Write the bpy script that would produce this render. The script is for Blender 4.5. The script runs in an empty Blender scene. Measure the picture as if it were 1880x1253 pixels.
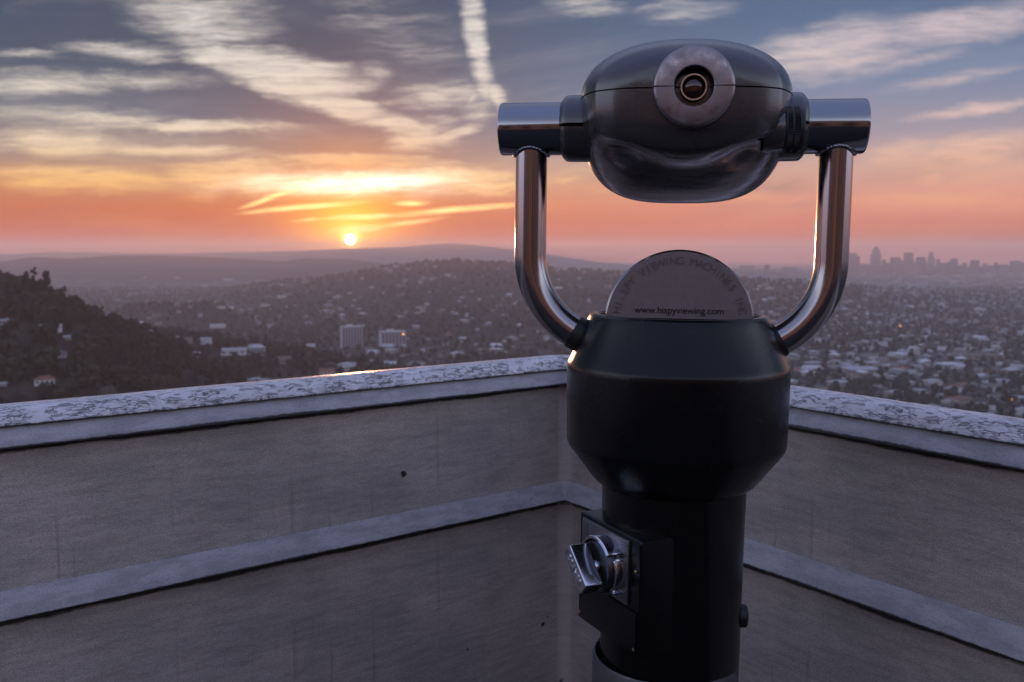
import bpy, bmesh, math, random
import numpy as np
from mathutils import Vector, Matrix, noise as mnoise
random.seed(7); rng = np.random.default_rng(7)
C = bpy.context.scene.collection
PI = math.pi
F = 1700.0; TH = math.atan(166.5/F); cT, sT = math.cos(TH), math.sin(TH)
EYE = 1.30                                    # eye height above the terrace floor (z = 0)

def ray(px, py):                              # direction of a photo pixel as (x/y, z/y)
    dx = (px-940)/F; dy = (626.5-py)/F
    y = cT+dy*sT; return dx/y, (-sT+dy*cT)/y
def proj(x, y, z):                            # photo pixel of a point; z relative to the eye
    d = y*cT - z*sT; u = y*sT + z*cT
    return 940+F*x/d, 626.5-F*u/d
def lin(r, g, b, k=1.0):
    f = lambda v: (v/12.92 if v <= .04045 else ((v+.055)/1.055)**2.4)
    return (f(r/255)*k, f(g/255)*k, f(b/255)*k, 1.0)

# ------------------------------------------------------------------ node helper
class NT:
    def __init__(s, tree): s.t = tree; s.n = tree.nodes; s.l = tree.links
    def new(s, typ, **kw):
        n = s.n.new(typ)
        for k, v in kw.items(): setattr(n, k, v)
        return n
    def put(s, sock, v):
        if v is None: return
        if isinstance(v, bpy.types.NodeSocket): s.l.new(v, sock)
        else: sock.default_value = v
    def m(s, op, a, b=None, c=None, clamp=False):
        n = s.new('ShaderNodeMath', operation=op); n.use_clamp = clamp
        for i, v in enumerate((a, b, c)): s.put(n.inputs[i], v)
        return n.outputs[0]
    def v(s, op, a, b=None, out=0, sc=None):
        n = s.new('ShaderNodeVectorMath', operation=op)
        s.put(n.inputs[0], a); s.put(n.inputs[1], b)
        if sc is not None: s.put(n.inputs[3], sc)
        return n.outputs[out]
    def xyz(s, x, y, z=0.0):
        n = s.new('ShaderNodeCombineXYZ')
        for i, q in enumerate((x, y, z)): s.put(n.inputs[i], q)
        return n.outputs[0]
    def sep(s, v):
        n = s.new('ShaderNodeSeparateXYZ'); s.put(n.inputs[0], v); return n.outputs
    def mr(s, v, a, b, c=0.0, d=1.0, smooth=True):
        n = s.new('ShaderNodeMapRange', interpolation_type='SMOOTHSTEP' if smooth else 'LINEAR')
        for i, q in enumerate((v, a, b, c, d)): s.put(n.inputs[i], q)
        return n.outputs[0]
    def noise(s, vec, scale, detail=3.0, rough=.5, dist=0.0, dim='3D', color=False):
        n = s.new('ShaderNodeTexNoise', noise_dimensions=dim)
        s.put(n.inputs['Vector'], vec); s.put(n.inputs['Scale'], scale); s.put(n.inputs['Detail'], detail)
        s.put(n.inputs['Roughness'], rough); s.put(n.inputs['Distortion'], dist)
        return n.outputs['Color' if color else 'Fac']
    def vor(s, vec, scale, feature='F1', rnd=1.0, out='Distance'):
        n = s.new('ShaderNodeTexVoronoi', feature=feature)
        s.put(n.inputs['Vector'], vec); s.put(n.inputs['Scale'], scale); s.put(n.inputs['Randomness'], rnd)
        return n.outputs[out]
    def mix(s, f, a, b, mode='MIX'):
        n = s.new('ShaderNodeMix', data_type='RGBA', blend_type=mode)
        s.put(n.inputs[0], f); s.put(n.inputs[6], a); s.put(n.inputs[7], b); return n.outputs[2]
    def ramp(s, f, stops):
        n = s.new('ShaderNodeValToRGB'); e = n.color_ramp.elements
        while len(e) < len(stops): e.new(.5)
        for el, (p, c) in zip(e, stops): el.position = p; el.color = c
        s.put(n.inputs[0], f); return n.outputs[0]
    def bump(s, h, strength, dist):
        n = s.new('ShaderNodeBump'); s.put(n.inputs['Strength'], strength); s.put(n.inputs['Distance'], dist)
        s.put(n.inputs['Height'], h); return n.outputs[0]

def material(name):
    m = bpy.data.materials.new(name); m.use_nodes = True
    t = NT(m.node_tree); b = m.node_tree.nodes['Principled BSDF']
    return m, t, b
def obj_co(t): return t.new('ShaderNodeTexCoord').outputs['Object']
def geo_co(t): return t.new('ShaderNodeNewGeometry').outputs['Position']

def metal(name, col, rough, brushed=None, var=.1, metallic=1.0, bump=0.0, aniso=0.0):
    m, t, b = material(name); co = obj_co(t)
    if brushed: co = t.v('MULTIPLY', co, brushed)
    n = t.noise(co, 1.0 if brushed else 60.0, 4, .6)
    big = t.noise(obj_co(t), 14.0, 4, .6)
    k = t.m('ADD', t.m('MULTIPLY', n, var), t.m('MULTIPLY', big, var))
    b.inputs['Base Color'].default_value = col
    c = t.mix(k, col, (col[0]*.55, col[1]*.55, col[2]*.57, 1)); t.put(b.inputs['Base Color'], c)
    b.inputs['Metallic'].default_value = metallic
    t.put(b.inputs['Roughness'], t.m('MULTIPLY_ADD', n, var, rough-var*.5))
    if aniso: b.inputs['Anisotropic'].default_value = aniso
    if bump: t.put(b.inputs['Normal'], t.bump(n, bump, .001))
    return m
def paint(name, col, rough, grain=.15, gscale=900.0, coat=0.0, scuff=0.0, spec=.5):
    m, t, b = material(name); co = obj_co(t)
    g = t.noise(co, gscale, 2, .5); w = t.noise(co, 18.0, 5, .65)
    c = t.mix(t.m('MULTIPLY', w, .6), col, (col[0]*.6, col[1]*.6, col[2]*.62, 1))
    if scuff:
        sc = t.mr(t.noise(t.v('MULTIPLY', co, (1, 1, 1.6)), 70.0, 6, .75), .62, .72)
        c = t.mix(t.m('MULTIPLY', sc, scuff), c, (.22, .21, .21, 1))
    t.put(b.inputs['Base Color'], c)
    t.put(b.inputs['Roughness'], t.m('MULTIPLY_ADD', w, .22, rough-.11))
    b.inputs['Coat Weight'].default_value = coat; b.inputs['Coat Roughness'].default_value = .12
    b.inputs['Specular IOR Level'].default_value = spec
    t.put(b.inputs['Normal'], t.bump(g, grain, .0006))
    return m
def plain(name, col, rough=.8, var=.3, scale=.4):
    m, t, b = material(name)
    w = t.noise(geo_co(t), scale, 4, .6)
    t.put(b.inputs['Base Color'], t.mix(t.m('MULTIPLY', w, var*2), col, tuple(c*.5 for c in col[:3])+(1,)))
    b.inputs['Roughness'].default_value = rough
    return m
def glow(name, col, k):
    m, t, b = material(name)
    b.inputs['Base Color'].default_value = (.02, .02, .02, 1)
    b.inputs['Emission Color'].default_value = col; b.inputs['Emission Strength'].default_value = k
    return m

# ------------------------------------------------------------------ object helpers
def finish(me, angle=35):
    me.shade_smooth(); me.set_sharp_from_angle(angle=math.radians(angle))
def link(name, me, mat, parent=None):
    o = bpy.data.objects.new(name, me); C.objects.link(o)
    if mat is not None: me.materials.append(mat)
    if parent is not None: o.parent = parent
    return o
def obj(name, bm, mat, parent=None, angle=35):
    bmesh.ops.recalc_face_normals(bm, faces=bm.faces[:])
    me = bpy.data.meshes.new(name); bm.to_mesh(me); bm.free(); finish(me, angle)
    return link(name, me, mat, parent)
def tag(o, label, cat, group=None, kind=None):
    if label: o['label'] = label
    if cat: o['category'] = cat
    if group: o['group'] = group
    if kind: o['kind'] = kind
    return o
def empty(name, loc, rz=0.0):
    o = bpy.data.objects.new(name, None); C.objects.link(o); o.location = loc; o.rotation_euler = (0, 0, rz)
    o.empty_display_size = .1; return o

def lathe(bm, prof, n=96, axis='z', org=(0, 0, 0), a0=0.0, a1=2*PI):
    full = abs(a1-a0-2*PI) < 1e-6; k = n if full else n+1
    org = Vector(org); rings = []
    for r, h in prof:
        ring = []
        for i in range(k):
            a = a0+(a1-a0)*i/n; c, s = math.cos(a)*r, math.sin(a)*r
            p = {'z': (c, s, h), 'x': (h, c, s), 'y': (c, h, s)}[axis]
            ring.append(bm.verts.new(org+Vector(p)))
        rings.append(ring)
    for A, B in zip(rings, rings[1:]):
        for i in range(n):
            j = (i+1) % k
            bm.faces.new((A[i], A[j], B[j], B[i]))
    return rings
def capring(bm, ring): bm.faces.new(ring)
def sweep(bm, pts, r, n=40, up=Vector((0, 1, 0)), caps=True):
    pts = [Vector(p) for p in pts]; rings = []
    for i, p in enumerate(pts):
        t = (pts[min(i+1, len(pts)-1)]-pts[max(i-1, 0)]).normalized()
        a = up; b = t.cross(a).normalized()
        rings.append([bm.verts.new(p+(a*math.cos(2*PI*k/n)+b*math.sin(2*PI*k/n))*r) for k in range(n)])
    for A, B in zip(rings, rings[1:]):
        for i in range(n): bm.faces.new((A[i], A[(i+1) % n], B[(i+1) % n], B[i]))
    if caps: bm.faces.new(rings[0]); bm.faces.new(rings[-1])
def box(bm, c, s, M=None, bev=0.0, seg=2):
    r = bmesh.ops.create_cube(bm, size=1.0); vs = r['verts']
    for v in vs:
        v.co = Vector((v.co.x*s[0], v.co.y*s[1], v.co.z*s[2]))
    if bev:
        es = list({e for v in vs for e in v.link_edges})
        q = bmesh.ops.bevel(bm, geom=es, offset=bev, segments=seg, affect='EDGES', profile=.6)
        vs = list({v for f in q['faces'] for v in f.verts} | {v for v in vs if v.is_valid})
    T = Matrix.Translation(Vector(c)) @ (M.to_4x4() if M is not None else Matrix())
    if M is not None: T = Matrix.Translation(Vector(c)) @ M.to_4x4()
    for v in vs: v.co = T @ v.co
    return vs
def text_mesh(s, size, depth, spacing=1.0):
    cu = bpy.data.curves.new('lettering', 'FONT'); cu.body = s; cu.size = size; cu.extrude = depth
    cu.align_x = 'CENTER'; cu.space_character = spacing; cu.resolution_u = 3
    o = bpy.data.objects.new('lettering', cu); C.objects.link(o)
    bpy.context.view_layer.update()
    me = bpy.data.meshes.new_from_object(o.evaluated_get(bpy.context.evaluated_depsgraph_get()))
    bpy.data.objects.remove(o); return me
def smooth_interp(x, xs, ys):                 # monotone-ish cubic through the points
    xs = np.array(xs, float); ys = np.array(ys, float); x = np.asarray(x, float)
    d = np.diff(ys)/np.diff(xs); m = np.zeros(len(xs))
    m[1:-1] = np.where(d[:-1]*d[1:] > 0, 2*d[:-1]*d[1:]/(d[:-1]+d[1:]+1e-12), 0); m[0] = d[0]; m[-1] = d[-1]
    i = np.clip(np.searchsorted(xs, x)-1, 0, len(xs)-2); h = xs[i+1]-xs[i]; t = np.clip((x-xs[i])/h, 0, 1)
    return ((2*t**3-3*t**2+1)*ys[i]+(t**3-2*t**2+t)*h*m[i]+(-2*t**3+3*t**2)*ys[i+1]+(t**3-t**2)*h*m[i+1])

# ------------------------------------------------------------------ camera
cam_d = bpy.data.cameras.new('camera'); cam = bpy.data.objects.new('camera', cam_d); C.objects.link(cam)
cam.location = (0, 0, EYE); cam.rotation_euler = (PI/2-TH, 0, 0)
cam_d.sensor_width = 36; cam_d.lens = 36*F/1880; cam_d.clip_start = .02; cam_d.clip_end = 60000
cam_d.dof.use_dof = True; cam_d.dof.focus_distance = 1.62; cam_d.dof.aperture_fstop = 7.2
bpy.context.scene.camera = cam
sc = bpy.context.scene
sc.view_settings.view_transform = 'Standard'; sc.view_settings.look = 'None'
sc.view_settings.exposure = 0.0; sc.view_settings.gamma = 1.0
sc.cycles.use_denoising = True; sc.cycles.max_bounces = 6; sc.cycles.volume_bounces = 3
sc.cycles.diffuse_bounces = 3; sc.cycles.glossy_bounces = 3; sc.cycles.transparent_max_bounces = 4
sc.cycles.sample_clamp_indirect = 4.0

# ------------------------------------------------------------------ sun and sky
SUN_U, SUN_V = ray(643, 440)
sun_dir = Vector((SUN_U, 1, SUN_V)).normalized()
sd = bpy.data.lights.new('sun', 'SUN'); sun = bpy.data.objects.new('sun', sd); C.objects.link(sun)
sd.energy = 3.0; sd.angle = math.radians(.9); sd.color = (1.0, .42, .20)
sun.rotation_euler = sun_dir.to_track_quat('Z', 'Y').to_euler()
def build_sky():
    w = bpy.data.worlds.new('World'); sc.world = w; w.use_nodes = True
    t = NT(w.node_tree); bg = w.node_tree.nodes['Background']
    d = t.new('ShaderNodeTexCoord').outputs['Generated']
    S = F/1400.0; rayS = lambda px, py: tuple(q*S for q in ray(px, py)); SUN_U, SUN_V = rayS(643, 440)
    x, y, z = t.sep(d)
    yy = t.m('DIVIDE', t.m('MAXIMUM', y, .12), S)
    U = t.m('DIVIDE', x, yy); V = t.m('DIVIDE', z, yy)
    fw = t.mr(y, .1, .45)                                        # the sunrise half of the sky
    e = t.m('MULTIPLY', t.m('MAXIMUM', z, 0.0), S)
    L = lambda *s: [(p, lin(*c)) for p, c in s]
    LB = lambda *s: [(p, lin(*c, 2.35)) for p, c in s]
    left = t.ramp(e, L((0, (150, 40, 10)), (.02, (184, 66, 24)), (.05, (200, 100, 50)), (.085, (198, 142, 104)), (.115, (150, 134, 130)),
                       (.16, (92, 106, 126)), (.22, (56, 80, 104)), (.32, (46, 70, 96)), (.55, (92, 104, 138)), (.8, (104, 113, 142, 2.2)), (1, (108, 116, 144, 2.35))))
    right = t.ramp(e, L((0, (178, 92, 80)), (.025, (212, 114, 86)), (.06, (226, 150, 128)), (.1, (205, 165, 152)), (.14, (160, 150, 164)),
                        (.2, (116, 134, 164)), (.28, (82, 108, 142)), (.55, (92, 104, 138)), (.8, (104, 113, 142, 2.2)), (1, (108, 116, 144, 2.35))))
    back = t.ramp(e, LB((0, (140, 108, 104)), (.05, (178, 140, 134)), (.09, (180, 165, 180)), (.14, (172, 180, 218)),
                       (.22, (198, 204, 224)), (.34, (188, 195, 216)), (.5, (140, 148, 176)), (.68, (108, 117, 145)), (1, (104, 116, 156))))
    col = t.mix(t.mr(U, -.35, .5), left, right)
    # domain-warped noise fields in the (U, V) sky map and on a flat cloud deck
    P0 = t.xyz(U, V)
    wv = t.v('SUBTRACT', t.noise(P0, 7.0, 3, .55, color=True), (.5, .5, .5))
    fine = t.v('SUBTRACT', t.noise(t.v('MULTIPLY', P0, (14, 60, 1)), 1.0, 3, .6, color=True), (.5, .5, .5))
    P = t.v('ADD', P0, t.v('MULTIPLY', wv, (.030, .015, 0)))
    P = t.v('ADD', P, t.v('MULTIPLY', fine, (.022, .004, 0)))
    mid = t.v('SUBTRACT', t.noise(t.v('MULTIPLY', P0, (20, 42, 1)), 1.0, 4, .65, color=True), (.5, .5, .5))
    P = t.v('ADD', P, t.v('MULTIPLY', mid, (.040, .018, 0)))
    tiltV = t.m('SUBTRACT', V, t.m('MULTIPLY', t.m('MAXIMUM', U, -.1), .17))   # right-hand streaks rise to the right
    Q = t.v('ADD', t.xyz(t.m('MULTIPLY', U, 2.2), t.m('MULTIPLY', tiltV, 16.0)), t.v('MULTIPLY', wv, (.5, .5, 0)))
    st = t.noise(Q, 1.0, 6, .6)
    Q2 = t.v('ADD', t.xyz(t.m('MULTIPLY', U, 5.0), t.m('MULTIPLY', tiltV, 60.0)), t.v('MULTIPLY', wv, (1.6, 1.0, 0)))
    st2 = t.noise(Q2, 1.0, 4, .6)
    st3 = t.noise(t.v('ADD', t.v('MULTIPLY', P0, (16, 110, 1)), t.v('MULTIPLY', wv, (1.0, 2.6, 0))), 1.0, 6, .68)
    fib = t.mr(st2, .3, .72, .55, 1.15)
    veil = t.m('MULTIPLY', t.mr(st, .46, .72), fib)
    ccol = t.ramp(e, L((0, (236, 140, 96)), (.05, (252, 176, 100)), (.085, (250, 196, 122)), (.12, (238, 212, 178)), (.16, (234, 222, 204)),
                       (.24, (228, 221, 213)), (.5, (190, 184, 190)), (1, (150, 150, 165))))
    ccol = t.mix(t.m('MULTIPLY', t.mr(U, .0, .55), .75), ccol,
                 t.ramp(e, L((0, (226, 146, 128)), (.06, (236, 164, 142)), (.11, (230, 176, 160)), (.17, (212, 180, 182)), (.3, (190, 176, 190)), (1, (150, 150, 165)))))
    vk = t.m('MULTIPLY', t.mr(e, .0, .07, .25, .50), t.mr(e, .12, .19, 1.0, .32))
    col = t.mix(t.m('MULTIPLY', t.m('MULTIPLY', veil, vk), fw), col, ccol)
    # grey-brown cloud undersides low on both sides
    dk = t.m('MULTIPLY', t.mr(t.noise(t.v('ADD', Q, (7.3, 3.1, 0)), 1.1, 4, .55), .5, .68), t.mr(e, .03, .07))
    dk = t.m('MULTIPLY', dk, t.mr(e, .1, .15, 1, 0))
    dk = t.m('MULTIPLY', dk, t.m('MULTIPLY', t.mr(t.m('ABSOLUTE', t.m('SUBTRACT', U, -.1)), .25, .5), fw))
    col = t.mix(t.m('MULTIPLY', dk, .6), col, lin(158, 126, 122))
    # single streaks and trails: (px,py) -> (px,py), half widths, strength
    segs = [
        ((215, -20), (470, 18), 34, 34, .5), ((250, 22), (490, 62), 28, 28, .62), ((330, 84), (560, 126), 22, 22, .7), ((420, 116), (640, 158), 29, 29, 1.0), ((480, 144), (642, 176), 25, 25, 1.0), ((350, 96), (560, 170), 17, 17, .85),
        ((560, 174), (720, 226), 17, 17, .95), ((670, 210), (820, 262), 15, 15, .9), ((716, 270), (815, 262), 15, 15, .75), ((780, 266), (886, 230), 8, 8, .8), ((730, 232), (850, 244), 22, 22, .45), ((130, 88), (340, 98), 14, 14, .5),
        ((850, -70), (870, 60), 17, 17, .85), ((862, 10), (882, 120), 16, 16, .85), ((872, 80), (896, 180), 15, 15, .75), ((888, 140), (926, 206), 13, 13, .6), ((880, 150), (850, 215), 14, 14, .4), ((840, 205), (910, 205), 22, 26, .45),
        ((600, -20), (800, 70), 60, 60, .24), ((680, 70), (860, 90), 60, 60, .22), ((640, 152), (720, 122), 18, 18, .36), ((710, 190), (900, 166), 18, 22, .5),
        ((-60, 156), (230, 150), 19, 19, .5), ((130, 140), (380, 152), 15, 13, .45), ((-30, 98), (110, 102), 9, 7, .45),
        ((140, 88), (330, 98), 10, 14, .45), ((0, 205), (330, 228), 22, 20, .4), ((210, 232), (500, 234), 12, 6, .75), ((0, 258), (210, 270), 22, 16, .7), ((180, 270), (480, 284), 12, 8, .55),
        ((0, 326), (300, 332), 20, 18, .8), ((300, 322), (520, 306), 20, 18, .75), ((520, 290), (800, 300), 8, 10, .85), ((760, 318), (940, 330), 12, 10, .8),
        ((430, 338), (600, 338), 14, 26, .85), ((820, 342), (950, 343), 14, 8, .8), ((320, 356), (420, 350), 10, 10, .4),
        ((1380, 124), (1660, 58), 32, 36, .75), ((1600, 76), (1920, 18), 26, 24, .7), ((1420, 140), (1680, 96), 22, 22, .55), ((1560, 140), (1790, 80), 12, 12, .4), ((1640, 165), (1880, 120), 10, 14, .4),
        ((1690, 218), (1900, 182), 5, 14, .65), ((1600, 292), (1720, 270), 18, 18, .6), ((1660, 300), (1900, 258), 22, 26, .75), ((1560, 362), (1880, 372), 16, 12, .5), ((1680, 330), (1740, 318), 18, 12, .5),
        ((1180, 20), (1340, 14), 22, 18, .4), ((1010, 0), (1150, 14), 16, 20, .4), ((1010, 330), (1080, 326), 5, 4, .4), ((1090, 345), (1500, 366), 8, 10, .45),
    ]
    def blob(vec, a, b, wd, stretch=.85):                        # soft ellipse lying along the line a-b
        A = rayS(*a); B = rayS(*b); dx_, dy_ = B[0]-A[0], B[1]-A[1]
        mp = t.new('ShaderNodeMapping', vector_type='TEXTURE'); t.put(mp.inputs['Vector'], vec)
        mp.inputs['Location'].default_value = ((A[0]+B[0])/2, (A[1]+B[1])/2, 0); mp.inputs['Rotation'].default_value = (0, 0, math.atan2(dy_, dx_))
        mp.inputs['Scale'].default_value = (math.hypot(dx_, dy_)*stretch, wd/1400.0, 1)
        gr = t.new('ShaderNodeTexGradient', gradient_type='SPHERICAL'); t.put(gr.inputs[0], mp.outputs[0]); return gr.outputs['Fac']
    Pc = t.v('ADD', P0, t.v('ADD', t.v('MULTIPLY', wv, (.030, .012, 0)), t.v('MULTIPLY', mid, (.016, .010, 0))))
    acc = None
    for a, b, wa, wb, k in segs:
        s = t.m('MULTIPLY', blob(Pc if a[0] > 845 and b[0] < 930 or a[0] in (560, 670, 780) else P, a, b, (wa+wb)/2*1.9), k*1.3)
        acc = s if acc is None else t.m('MAXIMUM', acc, s)
    wisp = t.m('ADD', t.m('MULTIPLY', t.m('SUBTRACT', st2, .5), 1.2), t.m('MULTIPLY', t.m('SUBTRACT', st3, .5), 1.25))
    wisp = t.m('MULTIPLY', wisp, t.mr(U, .1, .4, 1.0, .5))
    acc = t.m('MULTIPLY', t.mr(t.m('ADD', acc, t.m('MULTIPLY', wisp, t.m('MULTIPLY', t.mr(acc, .0, .25), .45))), .06, .80), fw)
    acc = t.m('MULTIPLY', acc, t.mr(t.m('ADD', t.m('MULTIPLY', st3, .65), t.m('MULTIPLY', st2, .35)), .34, .62, .55, 1.0))
    col = t.mix(acc, col, ccol)
    # sun: yellow glow, thin lit streaks, the disc itself
    dx = t.m('SUBTRACT', U, SUN_U); dy = t.m('SUBTRACT', V, SUN_V)
    pw = t.sep(P); dxw = t.m('SUBTRACT', pw[0], SUN_U); dyw = t.m('SUBTRACT', pw[1], SUN_V)
    r2 = t.m('ADD', t.m('MULTIPLY', dx, dx), t.m('MULTIPLY', dy, dy))
    gl = lambda s: t.m('MULTIPLY', t.m('EXPONENT', t.m('MULTIPLY', r2, -1/(s*s))), fw)
    col = t.mix(t.m('MULTIPLY', gl(.16), .42), col, lin(240, 128, 52))
    col = t.mix(t.m('MULTIPLY', gl(.075), .9), col, lin(255, 164, 30, 1.7))
    col = t.mix(t.m('MULTIPLY', gl(.038), .8), col, lin(255, 172, 34, 2.8))
    col = t.mix(t.m('MULTIPLY', gl(.011), .7), col, lin(255, 220, 110, 6.0))
    # bright lens of cloud above the sun
    cu, cv = rayS(655, 335)
    lu = t.m('DIVIDE', t.m('SUBTRACT', pw[0], cu), .13); lv = t.m('DIVIDE', t.m('SUBTRACT', pw[1], cv), .0125)
    lens = t.m('EXPONENT', t.m('MULTIPLY', t.m('ADD', t.m('MULTIPLY', lu, lu), t.m('MULTIPLY', lv, lv)), -1.0))
    lens = t.m('MULTIPLY', t.m('MULTIPLY', lens, t.mr(t.m('ADD', st2, t.m('MULTIPLY', st3, .6)), .55, .95, .45, 1.2)), fw, clamp=True)
    col = t.mix(lens, col, lin(255, 243, 214, 1.9))
    P2 = t.v('ADD', P0, t.v('MULTIPLY', wv, (.02, .008, 0)))
    acc = None
    for a, b, wa, wb, k in [((460, 376), (530, 354), 4, 6, .9), ((480, 388), (640, 374), 4, 7, .9), ((612, 401), (720, 396), 5, 6, 1), ((720, 396), (940, 376), 5, 7, .7),
                            ((735, 373), (782, 372), 6, 4, .9), ((620, 424), (700, 417), 8, 7, .9), ((700, 417), (800, 402), 6, 4, .6), ((545, 406), (590, 402), 4, 3, .5)]:
        s = t.m('MULTIPLY', blob(P2, a, b, (wa+wb)/2*1.3), k*1.15)
        acc = s if acc is None else t.m('MAXIMUM', acc, s)
    acc = t.m('MULTIPLY', acc, t.mr(st3, .3, .62, .35, 1.15))
    col = t.mix(t.m('MULTIPLY', acc, fw, clamp=True), col, lin(255, 222, 140, 1.9))
    col = t.mix(t.m('SUBTRACT', 1.0, fw), col, back)
    # faint real atmosphere underneath
    sky = t.new('ShaderNodeTexSky', sky_type='NISHITA'); sky.sun_disc = False
    sky.sun_elevation = math.asin(sun_dir.z); sky.sun_rotation = math.atan2(sun_dir.x, sun_dir.y); sky.altitude = 350; sky.dust_density = 2.0
    col = t.mix(1.0, col, t.mix(1.0, sky.outputs[0], (.008, .008, .008, 1), 'MULTIPLY'), 'ADD')
    disc = t.m('MULTIPLY', t.mr(t.m('SQRT', r2), .0070, .0060), fw)
    col = t.mix(disc, col, (60, 46, 20, 1))
    t.put(bg.inputs[0], col); bg.inputs[1].default_value = 1.0
    w.cycles.sampling_method = 'MANUAL'; w.cycles.sample_map_resolution = 256
build_sky()

# ------------------------------------------------------------------ numpy value noise
_perm = rng.integers(0, 2**31, 4096)
def vnoise(x, y):
    xi = np.floor(x).astype(np.int64); yi = np.floor(y).astype(np.int64); fx = x-xi; fy = y-yi
    fx = fx*fx*(3-2*fx); fy = fy*fy*(3-2*fy)
    h = lambda a, b: (_perm[(a*73+_perm[b & 4095]) & 4095] & 65535)/65535.0
    return (h(xi, yi)*(1-fx)+h(xi+1, yi)*fx)*(1-fy)+(h(xi, yi+1)*(1-fx)+h(xi+1, yi+1)*fx)*fy
def fbm(x, y, o=4):
    s = 0; a = .5
    for i in range(o): s = s+a*vnoise(x*2**i+17*i, y*2**i+5*i); a *= .5
    return s-.47

# ------------------------------------------------------------------ terrain (z relative to the eye)
BASE = -216.0
RIDGES = [   # forward distance, front width, back width, crest line in the picture
    (880, 420, 260, [(-500, 560), (-200, 530), (-40, 532), (45, 537), (90, 551), (130, 570), (170, 588), (215, 606), (270, 636), (360, 680), (480, 740), (600, 830)]),
    (1250, 520, 330, [(-500, 600), (0, 596), (180, 602), (300, 614), (380, 630), (470, 643), (560, 657), (650, 680), (760, 706), (900, 745), (1100, 800)]),
    (2500, 260, 300, [(150, 612), (200, 590), (228, 566), (300, 561), (335, 565), (392, 556), (425, 570), (480, 596), (560, 612)]),
    (4100, 1500, 900, [(250, 560), (380, 545), (440, 533), (500, 521), (560, 515), (620, 508), (700, 492), (760, 485), (830, 481), (900, 482), (960, 487), (1020, 495), (1100, 502), (1250, 508), (1500, 522), (1650, 540)]),
    (3100, 600, 500, [(800, 585), (900, 560), (980, 538), (1060, 536), (1180, 545), (1300, 560), (1400, 585)]),
    (7300, 1100, 900, [(-600, 474), (-200, 478), (0, 482), (60, 473), (130, 476), (200, 470), (300, 468), (380, 472), (450, 476), (520, 480), (560, 475), (640, 476), (720, 486), (800, 495), (900, 508)]),
    (8600, 900, 900, [(900, 503), (1100, 496), (1250, 493), (1400, 495), (1550, 498), (1700, 497), (1900, 498), (2300, 496)]),
    (12300, 1300, 1300, [(-600, 468), (0, 467), (100, 463), (300, 465), (500, 461), (600, 458), (660, 456), (740, 453), (790, 449.5), (830, 447), (880, 451), (940, 458), (1000, 466), (1100, 482), (1250, 494), (2300, 496)]),
]
_cr = []
for D, wf, wb, pts in RIDGES:
    uv = [ray(*p) for p in pts]
    _cr.append((D, wf, wb, np.array([q[0] for q in uv]), np.array([q[1]*D for q in uv])))
def terr(x, y):
    x = np.asarray(x, float); y = np.asarray(y, float); r = np.hypot(x, y)
    h = BASE+14*fbm(x/700, y/700, 3)
    yy = np.maximum(y, 1.0); u = np.clip(x/yy, -1.6, 1.6); front = np.clip((y/np.maximum(r, 1)-.4)/.25, 0, 1)
    for D, wf, wb, cu, cz in _cr:
        z = np.interp(u, cu, cz, left=cz[0]-40*0, right=cz[-1])
        z = z+np.minimum(z-BASE, 180)*.16*fbm(u*D/(.05*D+110), yy/(.05*D+110), 4)*np.clip((z-BASE)/60, 0, 1)
        q = np.where(y < D, (D-y)/wf, (y-D)/wb); k = np.exp(-(q**2)*1.1)
        ext = np.clip((cu[-1]+.12-u)/.12, 0, 1)*np.clip((u-cu[0]+.12)/.12, 0, 1)
        rid = BASE+(z-BASE)*k*front*ext
        h = np.maximum(h, rid)+.0
    # the hill the terrace stands on
    near = -14-r*.36+3*fbm(x/60, y/60, 3)
    return np.maximum(h, near)
def terr1(x, y): return float(terr(np.array([x]), np.array([y]))[0])

def np_mesh(name, verts, faces_flat, face_n, mat, smooth=False, cols=None):
    me = bpy.data.meshes.new(name)
    nv = len(verts); nf = len(faces_flat)//face_n
    me.vertices.add(nv); me.vertices.foreach_set('co', np.asarray(verts, np.float32).ravel())
    me.loops.add(nf*face_n); me.loops.foreach_set('vertex_index', np.asarray(faces_flat, np.int32))
    me.polygons.add(nf); me.polygons.foreach_set('loop_start', np.arange(0, nf*face_n, face_n, dtype=np.int32))
    me.update(calc_edges=True)
    if cols is not None:
        a = me.color_attributes.new('tint', 'FLOAT_COLOR', 'POINT'); a.data.foreach_set('color', np.asarray(cols, np.float32).ravel())
    if smooth: me.shade_smooth()
    return me

az = np.concatenate([np.radians(np.linspace(-42, 42, 420)), np.radians(np.linspace(44, 316, 100))])
rr = np.exp(np.linspace(math.log(9), math.log(15800), 330))
A, R = np.meshgrid(az, rr)
X = (R*np.sin(A)); Y = (R*np.cos(A)); Z = terr(X, Y)+EYE
nr, na = A.shape
tv = np.stack([X, Y, Z], -1).reshape(-1, 3)
i = np.arange(nr-1)[:, None]; j = np.arange(na)[None, :]; j2 = (j+1) % na
tf = np.stack([i*na+j+0*i, (i+1)*na+j, (i+1)*na+j2, i*na+j2+0*i], -1).reshape(-1)

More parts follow.
